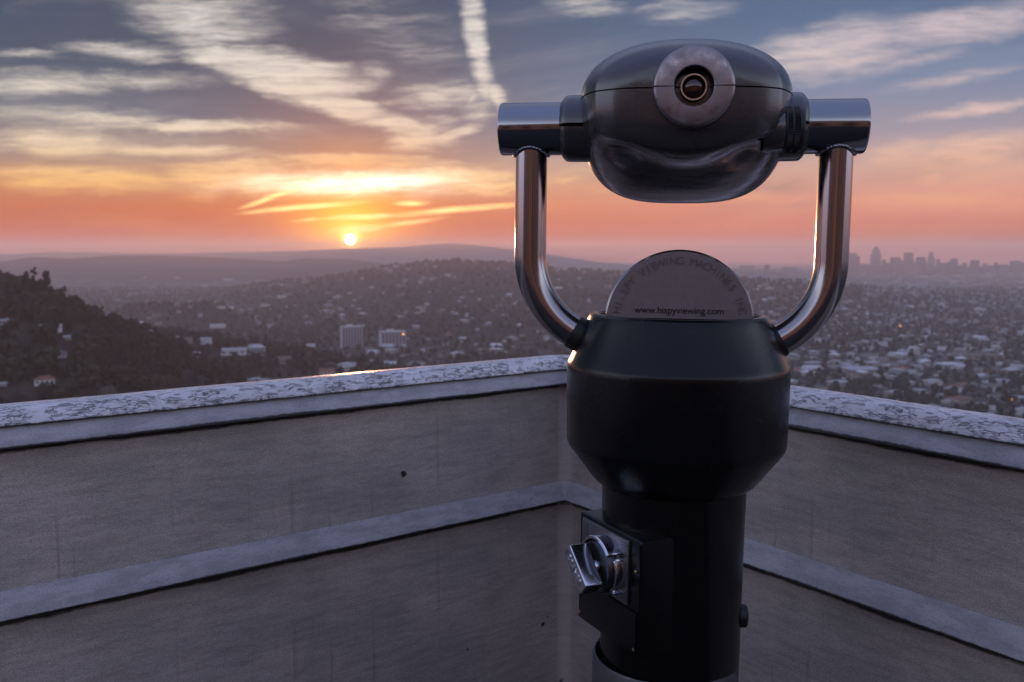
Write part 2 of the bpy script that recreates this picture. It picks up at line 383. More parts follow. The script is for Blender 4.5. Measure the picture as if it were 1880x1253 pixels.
def ground_mat():
    m, t, b = material('hillside_ground'); co = geo_co(t)
    n = t.noise(co, .004, 5, .6); f = t.noise(co, .035, 5, .65)
    c = t.mix(t.mr(n, .35, .65), (.026, .027, .022, 1), (.060, .050, .042, 1))
    c = t.mix(t.mr(f, .4, .65), c, (.022, .026, .02, 1))
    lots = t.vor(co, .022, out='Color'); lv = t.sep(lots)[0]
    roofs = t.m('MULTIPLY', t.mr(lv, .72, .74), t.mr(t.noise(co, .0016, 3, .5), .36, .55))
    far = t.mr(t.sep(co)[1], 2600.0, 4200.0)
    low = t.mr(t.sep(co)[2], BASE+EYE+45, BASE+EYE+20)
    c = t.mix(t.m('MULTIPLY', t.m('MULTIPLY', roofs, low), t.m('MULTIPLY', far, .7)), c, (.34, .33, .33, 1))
    cx, cy, cz_ = t.sep(co)                                       # street grid of the basin
    ra = t.m('MODULO', t.m('ADD', t.m('MULTIPLY_ADD', cx, .906, t.m('MULTIPLY', cy, .423)), 118000.0), 118.0)
    rb = t.m('MODULO', t.m('ADD', t.m('MULTIPLY_ADD', cy, .906, t.m('MULTIPLY', cx, -.423)), 64000.0), 64.0)
    rd = t.m('MAXIMUM', t.m('LESS_THAN', ra, 12.0), t.m('LESS_THAN', rb, 11.0))
    rd = t.m('MULTIPLY', rd, t.mr(cz_, BASE+EYE+30, BASE+EYE+14))
    c = t.mix(rd, c, (.10, .098, .10, 1))
    t.put(b.inputs['Base Color'], c); b.inputs['Roughness'].default_value = .95; b.inputs['Specular IOR Level'].default_value = .1
    return m
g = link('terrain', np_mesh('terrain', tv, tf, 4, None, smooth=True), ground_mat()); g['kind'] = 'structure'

# haze: one even box of air round everything below the sky
bm = bmesh.new(); box(bm, (0, 0, 0), (1, 1, 1))
hz = obj('haze', bm, None); hz['kind'] = 'stuff'
HT, HB = 122.0+EYE, BASE-40
hz.scale = (33600, 33600, HT-HB); hz.location = (0, 0, (HT+HB)/2)
hm = bpy.data.materials.new('haze'); hm.use_nodes = True; ht = NT(hm.node_tree); ht.n.remove(ht.n['Principled BSDF'])
pv = ht.new('ShaderNodeVolumePrincipled'); pv.inputs['Color'].default_value = (.98, .925, .91, 1)
pv.inputs['Density'].default_value = HAZE = 1.08e-4; pv.inputs['Anisotropy'].default_value = .4
ht.l.new(pv.outputs[0], ht.n['Material Output'].inputs['Volume']); hz.data.materials.append(hm)
# ------------------------------------------------------------------ parapet walls
CORNER = Vector((.159, 2.671)); DL = Vector((-1.161, -.890)).normalized(); DR = Vector((.750, -1.061)).normalized()
ZT = EYE-.307
def path_from_corner(d, other, length, R=.036):
    # straight run ending in half of a small fillet at the inner corner; returns (pos, inward normal, s)
    bis = (d+other).normalized(); half = math.acos(max(-1, min(1, d.dot(other))))/2
    tl = R/math.tan(half); cen = CORNER+bis*(R/math.sin(half))
    nrm = Vector((-d.y, d.x)); nrm = nrm if nrm.dot(bis) > 0 else -nrm
    pts = []
    a_mid = (-bis); a_end = (-nrm)
    n = 6
    for k in range(n):
        v = (a_mid*(1-k/n)+a_end*(k/n)).normalized(); pts.append((cen+v*R, -v))
    p0 = CORNER+d*tl
    for k in range(60):
        q = k/59; pts.append((p0+d*(length*q**1.25), nrm))
    out = []; s = 0
    for k, (p, nn) in enumerate(pts):
        if k: s += (p-pts[k-1][0]).length
        out.append((p, nn, s))
    return out
def wall_strip(path, prof, wob=0.0, seed=0):
    bm = bmesh.new(); uvl = bm.loops.layers.uv.new('uv'); rows = []
    vv = [0]
    for a, b in zip(prof, prof[1:]): vv.append(vv[-1]+math.hypot(b[0]-a[0], b[1]-a[1]))
    for p, n, s in path:
        row = []
        for k, (u, z) in enumerate(prof):
            w = wob*mnoise.noise(Vector((s*5, k*3.1, seed))) if wob else 0
            row.append(bm.verts.new((p.x+n.x*(u+w), p.y+n.y*(u+w), ZT+z+w)))
        rows.append(row)
    for a in range(len(rows)-1):
        for k in range(len(prof)-1):
            f = bm.faces.new((rows[a][k], rows[a+1][k], rows[a+1][k+1], rows[a][k+1]))
            for lp, (ss, v_) in zip(f.loops, ((path[a][2], vv[k]), (path[a+1][2], vv[k]), (path[a+1][2], vv[k+1]), (path[a][2], vv[k+1]))): lp[uvl].uv = (ss, v_)
    return bm
def uv_co(t): return t.new('ShaderNodeUVMap', uv_map='uv').outputs[0]

def peel_mat():
    m, t, b = material('peeling_white_paint'); uv = uv_co(t)
    q = t.v('MULTIPLY', uv, (1, 1.7, 1))
    wq = t.v('ADD', q, t.v('MULTIPLY', t.v('SUBTRACT', t.noise(q, 26.0, 4, .6, color=True), (.5, .5, .5)), (.06, .022, 0)))
    n = t.noise(t.v('MULTIPLY', wq, (38, 52, 1)), 1.0, 6, .66)
    gone = t.mr(n, .557, .577)                                     # bare cement where the paint has flaked off
    rim = t.m('MULTIPLY', t.mr(n, .52, .557), t.mr(n, .61, .567))
    cr = t.mr(t.vor(t.v('MULTIPLY', wq, (44, 100, 1)), 1.0, 'DISTANCE_TO_EDGE'), .02, .06, 1, 0)
    cr = t.m('MULTIPLY', cr, t.mr(t.noise(uv, 9.0, 2, .5), .42, .56))
    c = t.mix(t.noise(wq, 40.0, 4, .6), (.76, .74, .75, 1), (.54, .53, .55, 1))
    c = t.mix(t.m('MULTIPLY', gone, .7), c, t.mix(t.noise(wq, 160.0, 3, .6), (.40, .38, .38, 1), (.22, .21, .21, 1)))
    c = t.mix(t.m('MAXIMUM', t.m('MULTIPLY', rim, .5), t.m('MULTIPLY', cr, .55)), c, (.045, .04, .042, 1))
    v = t.sep(uv)[1]
    lip = t.mr(t.m('ADD', v, t.m('MULTIPLY', t.noise(t.v('MULTIPLY', uv, (60, 120, 1)), 1.0, 4, .7), .016)), PV0, PV0+.006)
    c = t.mix(t.m('MULTIPLY', lip, .9), c, (.02, .018, .02, 1))  # ragged near-black line along the drip edge
    t.put(b.inputs['Base Color'], c)
    h = t.m('SUBTRACT', t.m('ADD', t.m('MULTIPLY', n, .25), t.m('MULTIPLY', t.noise(uv, 300.0, 2, .5), .08)), t.m('ADD', t.m('MULTIPLY', gone, .5), t.m('MULTIPLY', cr, .5)))
    zt = t.mr(t.sep(t.new('ShaderNodeNewGeometry').outputs['Normal'])[2], .9, .985)   # the worn flat top is smoother than the inner slope
    t.put(b.inputs['Normal'], t.bump(t.m('MULTIPLY', h, t.m('MULTIPLY_ADD', zt, -.85, 1.0)), .9, .005))
    t.put(b.inputs['Roughness'], t.m('SUBTRACT', t.m('MULTIPLY_ADD', gone, .35, .40), t.m('MULTIPLY', zt, .04)))
    return m
def band_mat(v0, col=(.46, .46, .50, 1)):
    m, t, b = material('painted_cement_band'); uv = uv_co(t)
    n = t.noise(t.v('MULTIPLY', uv, (10, 34, 1)), 1.0, 6, .65); f = t.noise(uv, 240.0, 3, .6)
    c = t.mix(t.mr(n, .38, .64, 0, .8), col, (col[0]*.66, col[1]*.64, col[2]*.64, 1))
    c = t.mix(t.m('MULTIPLY', t.mr(t.noise(t.v('MULTIPLY', uv, (1, 1.6, 1)), 60.0, 6, .75), .56, .66), .5), c, (.2, .19, .2, 1))
    c = t.mix(t.mr(f, .42, .62, 0, .3), c, (.2, .195, .2, 1))
    cr = t.mr(t.vor(t.v('ADD', t.v('MULTIPLY', uv, (5, 2.2, 1)), t.v('MULTIPLY', t.noise(uv, 30.0, 3, .6, color=True), (.25, .25, 0))), 1.0, 'DISTANCE_TO_EDGE'), .004, .012, 1, 0)
    c = t.mix(t.m('MULTIPLY', cr, .10), c, (.1, .095, .1, 1))
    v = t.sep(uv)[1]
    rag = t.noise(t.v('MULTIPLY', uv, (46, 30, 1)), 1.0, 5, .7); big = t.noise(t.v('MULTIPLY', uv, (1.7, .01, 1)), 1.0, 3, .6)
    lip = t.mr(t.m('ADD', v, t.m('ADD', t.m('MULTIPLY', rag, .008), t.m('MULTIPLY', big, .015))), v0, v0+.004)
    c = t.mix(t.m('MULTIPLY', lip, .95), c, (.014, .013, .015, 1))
    t.put(b.inputs['Base Color'], c); b.inputs['Roughness'].default_value = .6
    t.put(b.inputs['Normal'], t.bump(t.m('ADD', t.m('MULTIPLY', f, .5), n), .4, .003))
    return m
def face_mat(spots, off):
    m, t, b = material('cement_render'); t.new_off = off; uv = uv_co(t); co = geo_co(t)
    n = t.noise(t.v('MULTIPLY', uv, (2.4, 3.6, 1)), 1.0, 6, .65); f = t.noise(uv, 420.0, 2, .6); mid = t.noise(t.v('MULTIPLY', uv, (9, 60, 1)), 1.0, 5, .65)
    c = t.mix(t.mr(n, .36, .64), (.46, .415, .37, 1), (.66, .56, .505, 1))
    c = t.mix(t.m('MULTIPLY', t.mr(mid, .4, .7), .35), c, (.25, .21, .20, 1))
    gr = t.m('ADD', t.m('MULTIPLY', t.noise(uv, 190.0, 3, .7), .6), t.m('MULTIPLY', t.noise(t.v('MULTIPLY', uv, (1, 1.3, 1)), 75.0, 3, .7), .4))
    c = t.mix(t.mr(gr, .42, .66, 0, .34), c, (.20, .17, .165, 1)); c = t.mix(t.mr(gr, .46, .28, 0, .24), c, (.66, .60, .58, 1))
    drip = t.mr(t.noise(t.v('MULTIPLY', uv, (42, 1.6, 1)), 1.0, 4, .6), .6, .74)
    c = t.mix(t.m('MULTIPLY', drip, .34), c, (.07, .06, .062, 1))
    c = t.mix(t.m('MULTIPLY', t.mr(t.noise(uv, 55.0, 4, .75), .70, .76), .6), c, (.05, .042, .04, 1))
    c = t.mix(t.mr(f, .35, .7, 0, .5), c, (.13, .11, .11, 1))
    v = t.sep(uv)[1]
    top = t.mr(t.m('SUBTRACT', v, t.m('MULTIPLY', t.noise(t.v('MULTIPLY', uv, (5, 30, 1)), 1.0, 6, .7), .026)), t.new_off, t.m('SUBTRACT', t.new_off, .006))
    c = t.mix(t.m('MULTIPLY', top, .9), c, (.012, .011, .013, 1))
    c = t.mix(t.m('MULTIPLY', t.mr(t.m('ADD', t.sep(uv)[0], t.m('MULTIPLY', t.m('SUBTRACT', n, .5), .02)), .034, .012), .4), c, (.58, .52, .50, 1))   # paler tone painted in where the corner fillet catches light
    hsum = None
    for (sx, sy, sz, r, ax) in spots:                            # pits and rust spots with their own ragged shapes
        q = t.v('SUBTRACT', co, (sx, sy, sz))
        dd = t.v('LENGTH', t.v('ADD', q, t.v('SCALE', t.v('SUBTRACT', t.noise(co, 70.0, 3, .6, color=True), (.5, .5, .5)), sc=r*1.1)), out=1)
        s = t.mr(dd, r, r*.65)
        hsum = s if hsum is None else t.m('MAXIMUM', hsum, s)
    if hsum is not None: c = t.mix(t.m('MULTIPLY', hsum, .95), c, (.022, .016, .015, 1))
    t.put(b.inputs['Base Color'], c); b.inputs['Roughness'].default_value = .85; b.inputs['Specular IOR Level'].default_value = .25
    h = t.m('ADD', t.m('MULTIPLY', gr, .6), t.m('ADD', t.m('MULTIPLY', mid, .6), t.m('MULTIPLY', n, .5)))
    if hsum is not None: h = t.m('SUBTRACT', h, t.m('MULTIPLY', hsum, 2.0))
    t.put(b.inputs['Normal'], t.bump(h, .6, .004))
    return m

COPE = [(-.30, -.30), (-.30, -.10), (-.285, -.088), (-.08, -.010), (-.066, -.001), (-.056, .0006), (-.010, .0006), (-.001, -.0012), (.006, -.006), (.020, -.029), (.021, -.032), (.019, -.034), (.008, -.035)]
PV0 = sum(math.hypot(b[0]-a[0], b[1]-a[1]) for a, b in zip(COPE[:11], COPE[1:11]))-.004+.008
BAND1 = [(.009, -.0355), (.014, -.041), (.024, -.060), (.030, -.072), (.030, -.0745), (.027, -.0765), (.005, -.079)]
def arcl(pr, k): return sum(math.hypot(b[0]-a[0], b[1]-a[1]) for a, b in zip(pr[:k], pr[1:k+1]))
FACE1 = [(.004, -.0795), (.004, -.2), (.004, -.33), (.0045, -.352), (.006, -.362)]
BAND2 = [(.0062, -.3625), (.009, -.368), (.019, -.388), (.031, -.410), (.032, -.414), (.029, -.4165), (.002, -.420)]
FACE2 = [(.0015, -.4205), (.0015, -.7), (.0015, -.95), (.003, -.995)]
pathL = path_from_corner(DL, DR, 6.5); pathR = path_from_corner(DR, DL, 6.5)
def on_wall(px, py, path_d):                                     # point of a wall face seen at a photo pixel
    U, V = ray(px, py); n = Vector((-path_d.y, path_d.x)); y = n.dot(CORNER)/(n.x*U+n.y)
    return (U*y, y, V*y+EYE)
spots_l = [(*on_wall(740, 871, DL), .0115, 0), (*on_wall(1036, 880, DL), .010, 0), (*on_wall(996, 1147, DL), .008, 0), (*on_wall(1004, 1133, DL), .0035, 0), (*on_wall(858, 1193, DL), .004, 0), (*on_wall(920, 876, DL), .0025, 0), (*on_wall(1030, 1248, DL), .012, 0)]
spots_r = [(*on_wall(1047, 882, DR), .010, 0), (*on_wall(1095, 962, DR), .003, 0), (*on_wall(1620, 1060, DR), .003, 0)]
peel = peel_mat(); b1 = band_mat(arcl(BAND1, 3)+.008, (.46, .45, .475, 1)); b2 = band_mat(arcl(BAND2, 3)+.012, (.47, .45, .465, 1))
for path, spots, lab, sd_ in ((pathL, spots_l, 'cement parapet wall left of the corner with a dark pit in its panel', 1.0), (pathR, spots_r, 'cement parapet wall right of the corner behind the viewer post', 9.0)):
    w = empty('parapet_wall', (path[0][0].x, path[0][0].y, 0)); tag(w, lab, 'wall', 'parapet walls of the terrace')
    inv = Vector((-path[0][0].x, -path[0][0].y, 0))
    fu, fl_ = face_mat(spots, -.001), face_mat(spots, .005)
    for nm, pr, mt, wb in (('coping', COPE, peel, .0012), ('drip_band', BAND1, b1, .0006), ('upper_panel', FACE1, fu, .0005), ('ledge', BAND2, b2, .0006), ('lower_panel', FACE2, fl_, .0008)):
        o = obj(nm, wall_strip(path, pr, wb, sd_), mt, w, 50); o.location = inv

# terrace floor and the building below it
def floor_mat():
    m, t, b = material('terrace_concrete'); co = geo_co(t)
    n = t.noise(co, 2.0, 6, .65); c = t.mix(n, (.055, .05, .05, 1), (.03, .028, .028, 1))
    t.put(b.inputs['Base Color'], c); b.inputs['Roughness'].default_value = .8
    t.put(b.inputs['Normal'], t.bump(t.noise(co, 120.0, 3, .6), .3, .003)); return m
bm = bmesh.new()
eL = CORNER+DL*6.45; eR = CORNER+DR*6.45
out = [(CORNER.x, CORNER.y-.002), (eL.x, eL.y), (-15, -8.4), (15, -8.4), (eR.x, eR.y)]
f = bm.faces.new([bm.verts.new((x, y, 0)) for x, y in out])
r = bmesh.ops.extrude_face_region(bm, geom=[f])
for v in r['geom']:
    if isinstance(v, bmesh.types.BMVert): v.co.z = -9.0
fl = obj('terrace_floor', bm, floor_mat()); fl['kind'] = 'structure'

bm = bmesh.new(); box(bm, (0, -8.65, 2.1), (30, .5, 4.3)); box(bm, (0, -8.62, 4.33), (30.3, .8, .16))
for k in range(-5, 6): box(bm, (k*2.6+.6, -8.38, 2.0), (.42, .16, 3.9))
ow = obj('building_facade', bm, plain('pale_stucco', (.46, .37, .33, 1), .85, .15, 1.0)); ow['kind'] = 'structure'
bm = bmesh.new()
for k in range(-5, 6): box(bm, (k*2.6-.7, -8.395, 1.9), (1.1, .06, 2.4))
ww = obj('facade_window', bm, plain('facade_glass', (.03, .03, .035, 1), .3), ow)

# ------------------------------------------------------------------ the coin-operated viewer
VX, VY = .285, 1.5786; YAW = -math.radians(8.5)
viewer = empty('tower_viewer', (VX, VY, 0), YAW)
viewer.rotation_euler = (0, math.radians(.6), YAW); viewer.location.x -= .0136
def lx(px, py, ly=0.0):                                          # local x and height of a photo pixel at local depth ly
    U_, V_ = ray(px, py); c_, s_ = math.cos(YAW), math.sin(YAW)   # world = (VX + x c - ly s, VY + x s + ly c)
    x_ = (U_*(VY+ly*c_)-VX+ly*s_)/(c_-U_*s_); return x_, V_*(VY+x_*s_+ly*c_)
tag(viewer, 'black coin-operated tower viewer on a post with steel yoke, in the corner of the terrace', 'tower viewer')
Zr = lambda z: EYE+z
steel = metal('brushed_steel', (.36, .33, .335, 1), .17, brushed=(300, 300, 6), var=.07)
steel_ax = metal('brushed_steel_round', (.29, .295, .31, 1), .12, brushed=(6, 500, 500), var=.05)
chrome = metal('worn_chrome', (.78, .78, .80, 1), .17, var=.14)
shell = paint('dark_cast_paint', (.040, .036, .038, 1), .27, grain=.3, gscale=170, coat=.55, scuff=.22, spec=.7)
collar_m = metal('worn_zinc', (.48, .415, .42, 1), .36, var=.9, metallic=.9)
black = paint('black_powder_coat', (.0026, .003, .0038, 1), .25, grain=.4, gscale=190, spec=.34, scuff=.05)
blackp = paint('black_enamel', (.003, .003, .0035, 1), .24, grain=.1, gscale=400, spec=.35)
rubber = paint('black_rubber', (.014, .014, .015, 1), .45, grain=.2, spec=.45)
dark = paint('dark_gap', (.003, .003, .003, 1), .9, grain=0, spec=.1)
bronze = metal('cast_plaque_metal', (.36, .315, .32, 1), .45, var=.6, metallic=.7, bump=.3)
engr = paint('engraved_black', (.012, .011, .012, 1), .7, grain=0, spec=.2)

# post with base sleeve
bm = bmesh.new()
lathe(bm, [(.1235, Zr(-.395)), (.1235, Zr(-.43)), (.1225, Zr(-.47)), (.1215, Zr(-.70)), (.1205, Zr(-1.3)+.002)])
post = obj('post', bm, blackp, viewer)
bm = bmesh.new()
lathe(bm, [(.1215, Zr(-.735)), (.1215, Zr(-.712)), (.1235, Zr(-.7085)), (.1262, Zr(-.7085)), (.1278, Zr(-.712)), (.1280, Zr(-.78)), (.130, Zr(-1.27)), (.19, Zr(-1.285)), (.19, Zr(-1.299))], org=(-.0068, 0, 0))
obj('base_sleeve', bm, metal('galvanised_sleeve', (.14, .14, .145, 1), .45, var=.25, metallic=.6), viewer)
# bell-shaped housing
bm = bmesh.new()
prof = [(.0, Zr(-.122)), (.128, Zr(-.122)), (.133, Zr(-.118)), (.134, Zr(-.1105)), (.139, Zr(-.1075)), (.146, Zr(-.1080)), (.1505, Zr(-.1115)), (.1535, Zr(-.1175)), (.156, Zr(-.1255)),
        (.1835, Zr(-.1865)), (.1862, Zr(-.191)), (.1876, Zr(-.196)), (.1878, Zr(-.203)), (.1878, Zr(-.25)), (.1868, Zr(-.322)), (.1858, Zr(-.329)), (.1830, Zr(-.335)),
        (.147, Zr(-.3825)), (.139, Zr(-.3925)), (.134, Zr(-.3965)), (.129, Zr(-.4005)), (.1250, Zr(-.4025)), (.12, Zr(-.4025))]
lathe(bm, prof[1:]); 
bmesh.ops.contextual_create(bm, geom=[e for e in bm.edges if e.is_boundary and abs(e.verts[0].co.z-Zr(-.122)) < 1e-5 and e.verts[0].co.xy.length < .13])
obj('bell_housing', bm, black, viewer, 22)
# half-disc name plaque
RP = .1235
bm = bmesh.new()
zc = Zr(-.1205); n = 72; fr = []; bk = []; fri = []; yF = -.034
def half(r, y, zoff=0): return [bm.verts.new((math.cos(PI*k/n)*r, y, zc+zoff+math.sin(PI*k/n)*r*.985)) for k in range(n+1)]
f0 = half(RP-.003, yF); f1 = half(RP, yF+.003); f2 = half(RP, yF+.013); f3 = half(RP-.002, yF+.015)
for P_, Q_ in ((f0, f1), (f1, f2), (f2, f3)):
    for k in range(n): bm.faces.new((P_[k], P_[k+1], Q_[k+1], Q_[k]))
bm.faces.new(f0); bm.faces.new(f3[::-1])
for f in bm.faces:
    if len(f.verts) == 4: f.material_index = 1
plq = obj('name_plaque', bm, bronze, viewer, 30); plq.data.materials.append(steel)
bm = bmesh.new(); box(bm, (0, yF+.004, zc+.0045), (2*RP-.002, .016, .005), bev=.0015)
obj('plaque_groove', bm, dark, plq)
bm = bmesh.new(); box(bm, (0, yF+.001, zc-.0035), (2*RP, .028, .010), bev=.003)
obj('plaque_foot', bm, bronze, plq)
me = text_mesh('www.hispyviewing.com', .0162, .0004, .97); lt = link('lettering', me, engr, plq)
lt.rotation_euler = (PI/2, 0, 0); lt.location = (0, yF-.0006, zc+.0155)
arch = bmesh.new()
s_ = 'HI-SPY VIEWING MACHINES INC'
for k, chx in enumerate(s_):
    if chx == ' ': continue
    a = math.radians(169-158*k/(len(s_)-1)); mm = text_mesh(chx, .0180, .0008)
    b_ = bmesh.new(); b_.from_mesh(mm)
    Mx = Matrix.Translation((math.cos(a)*.099, yF-.0003, zc+math.sin(a)*.0975)) @ Matrix.Rotation(PI/2-a, 4, 'Y') @ Matrix.Rotation(PI/2, 4, 'X')
    b_.transform(Mx); tm = bpy.data.meshes.new('t'); b_.to_mesh(tm); b_.free(); arch.from_mesh(tm)
obj('arched_lettering', arch, metal('worn_relief', (.215, .182, .186, 1), .5, var=.5, metallic=.7), plq)
# yoke: two bent steel tubes ending in black collars, two axle tubes above
RT = .0274
for sgn, xt, zb in ((-1, lx(974, 400)[0], -.011), (1, lx(1528.5, 400)[0], -.016)):
    pts = [(xt, 0, Zr(.175)), (xt, 0, Zr(.10)), (xt, 0, Zr(.04))]; Rb = .150
    for k in range(0, 25):
        a = math.radians(61*k/24); pts.append((xt-sgn*Rb*(1-math.cos(a)), 0, Zr(zb)-Rb*math.sin(a)))
    dirv = Vector((-sgn*math.sin(math.radians(61)), 0, -math.cos(math.radians(61)))); e0 = Vector(pts[-1])
    bm = bmesh.new(); sweep(bm, pts+[tuple(e0+dirv*.006)], RT, 48)
    yk = obj('yoke_tube', bm, steel, viewer)
    bm = bmesh.new(); sweep(bm, [tuple(e0+dirv*q) for q in (-.001, .012, .03, .05)], RT+.0022, 40)
    obj('yoke_collar', bm, rubber, yk)
    bm = bmesh.new(); ring = []                                   # weld bead under the axle
    for k in range(80):
        a = 2*PI*k/80; rr_ = RT+.002+.0006*math.sin(k*2.7)
        xx, yy_ = xt+math.cos(a)*rr_, math.sin(a)*rr_
        ring.append((xx, yy_, Zr(.204)-math.sqrt(max(.0446**2-yy_**2, 1e-6))-.0004))
    pr = [Vector(p) for p in ring]+[Vector(ring[0])]
    sweep(bm, pr, .0028, 8, up=Vector((0, 0, 1)), caps=False); obj('weld_bead', bm, steel, yk)
AX = .0442; ZA = Zr(.204)
for sgn, x0, x1 in ((-1, lx(917, 237)[0], -.2045), (1, lx(1592, 232)[0]-.005, .178)):
    bm = bmesh.new()
    pr = [(.0, x0+sgn*-.0), (AX-.006, x0), (AX-.0015, x0-sgn*.0015), (AX, x0-sgn*.0045), (AX, x1)]
    rg = lathe(bm, pr[1:], 72, 'x', (0, 0, ZA)); capring(bm, rg[0])
    obj('axle_tube', bm, steel_ax, viewer, 30)
for sgn, xa, xb in ((-1, -.2035, -.140), (1, .196, .140)):
    for nm, lo, hi in (('hub_cap', math.radians(3), PI-math.radians(3)), ('hub_cup', PI+math.radians(3)-.0, 2*PI-math.radians(3))):
        bm = bmesh.new()
        rg = lathe(bm, [(.046, xa), (.0505, xa-sgn*-.0 - sgn*.0035), (.0545, xa-sgn*.0075), (.0555, xa-sgn*.013), (.0560, xb)], 40, 'x', (0, 0, ZA), lo, hi)
        obj(nm, bm, shell, viewer)
    bm = bmesh.new(); rg = lathe(bm, [(.02, xa-sgn*.0005), (.0455, xa-sgn*.0005), (.053, xa-sgn*.010), (.0545, xb)], 48, 'x', (0, 0, ZA)); obj('hub_shade_core', bm, dark, viewer)  # near-black core added so the gap between hub halves looks shaded

# optics housing: two lofted cast shells with a seam
YS = [-.142, -.137, -.128, -.115, -.07, -.03, .01, .06, .11, .145, .165, .172]
WS = [.080, .104, .124, .142, .163, .1705, .173, .171, .157, .128, .085, .03]
TS = [.036, .048, .059, .069, .0865, .0925, .0945, .091, .074, .05, .026, .006]
BS = [.052, .074, .088, .0945, .110, .132, .151, .1635, .155, .126, .08, .02]
SEAM = Zr(.2465)
ys = np.concatenate([np.linspace(-.142, -.10, 16)[:-1], np.linspace(-.10, .12, 34)[:-1], np.linspace(.12, .172, 16)])
def shell_bm(top, gap):
    bm = bmesh.new(); rows = []; n = 64
    for y in ys:
        w = float(smooth_interp(y, YS, WS)); h = float(smooth_interp(y, YS, TS if top else BS)); ex = 2.2 if top else 3.1
        row = []
        for k in range(n+1):
            a = PI*k/n; c_, s__ = math.cos(a), math.sin(a)
            x = math.copysign(abs(c_)**(2/ex), c_)*w; zz = abs(s__)**(2/ex)*h
            if not top:                                           # two scooped hollows under the front corners
                q = math.exp(-(((abs(x)-.092)/.040)**2)-((y+.090)/.026)**2)
                zz -= .017*q*(abs(s__)**.5)
                zz += .006*math.exp(-((x/.05)**2)-((y+.10)/.03)**2)*abs(s__)
            row.append(bm.verts.new((x, y, SEAM+(gap+zz if top else -gap-zz))))
        rows.append(row)
    for A_, B_ in zip(rows, rows[1:]):
        for k in range(n): bm.faces.new((A_[k], A_[k+1], B_[k+1], B_[k]))
    bm.faces.new(rows[0]); bm.faces.new(rows[-1][::-1])
    for A_, B_ in zip(rows, rows[1:]): bm.faces.new((A_[0], B_[0], B_[n], A_[n]))
    return bm
up_s = obj('upper_shell', shell_bm(True, .0011), shell, viewer, 40)
bm = shell_bm(False, .0011); bm.normal_update(); bmesh.ops.recalc_face_normals(bm, faces=bm.faces[:])
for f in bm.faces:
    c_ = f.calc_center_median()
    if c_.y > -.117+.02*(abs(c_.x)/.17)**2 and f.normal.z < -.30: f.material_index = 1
lo_s = obj('lower_shell', bm, shell, viewer, 40)
lo_s.data.materials.append(metal('belly_reflection_metal', (.52, .47, .47, 1), .25, brushed=(9, 70, 70), var=.5, metallic=1.0))  # brighter streaked metal on the underside stands in for reflected walls
bm = bmesh.new()
ln = [[bm.verts.new((s*(float(smooth_interp(y, YS, WS))-.0035), y, SEAM+dz)) for s, dz in ((1, -.0015), (1, .0015), (-1, .0015), (-1, -.0015))] for y in ys[2:-2]]
for A_, B_ in zip(ln, ln[1:]):
    for k in range(4): bm.faces.new((A_[k], A_[(k+1) % 4], B_[(k+1) % 4], B_[k]))
bm.faces.new(ln[0]); bm.faces.new(ln[-1][::-1])
obj('seam_shade_core', bm, dark, viewer)  # dark core added inside the shell gap, standing in for its shade
# eyepiece: split cast collar, recessed tube and lens
EYF = -.166; EX, EZ = lx(1271, 158, EYF); EZ = Zr(EZ); print('eyepiece', EX, EZ-EYE, lx(974, 400), lx(1528.5, 400), lx(917, 237), lx(1592, 232), lx(1480, 232, -.072))
cprof = [(.0295, -.10), (.0295, EYF+.0015), (.0310, EYF), (.0555, EYF), (.0580, EYF+.0010), (.0598, EYF+.0030), (.0606, EYF+.006), (.0608, EYF+.02), (.063, -.135), (.068, -.118), (.072, -.10)]
for par, lo, hi in ((up_s, .020, PI-.020), (lo_s, PI+.014, 2*PI-.014)):
    bm = bmesh.new(); lathe(bm, cprof, 64, 'y', (EX, 0, EZ), lo, hi)
    obj('eyepiece_collar', bm, collar_m, par, 30)
bm = bmesh.new(); lathe(bm, [(.029, EYF+.004), (.0292, -.10), (.0565, -.099), (.0575, EYF+.006), (.029, EYF+.004)], 64, 'y', (EX, 0, EZ)); obj('collar_core', bm, dark, viewer)
bm = bmesh.new(); lathe(bm, [(.0290, -.105), (.0165, -.105), (.0165, EYF+.014), (.0180, EYF+.011), (.0198, EYF+.011), (.0204, EYF+.0125), (.0204, -.106)], 64, 'y', (EX, 0, EZ))
ey = obj('eyepiece_tube', bm, metal('dark_anodised', (.045, .04, .042, 1), .35, var=.2), viewer)
bm = bmesh.new(); lathe(bm, [(.0168, EYF+.0118), (.0176, EYF+.0100), (.0196, EYF+.0100), (.0202, EYF+.0112)], 64, 'y', (EX, 0, EZ)); obj('lens_ring', bm, chrome, ey)
bm = bmesh.new(); rg = lathe(bm, [(.0168, EYF+.018), (.012, EYF+.0155), (.006, EYF+.0142), (.0008, EYF+.0140)], 48, 'y', (EX, 0, EZ)); capring(bm, rg[-1])
m_, t_, b_ = material('coated_lens'); b_.inputs['Base Color'].default_value = (.020, .008, .010, 1); b_.inputs['Roughness'].default_value = .06
b_.inputs['Coat Weight'].default_value = 1.0; b_.inputs['Coat Tint'].default_value = (.8, .4, .5, 1)
obj('lens', bm, m_, ey)
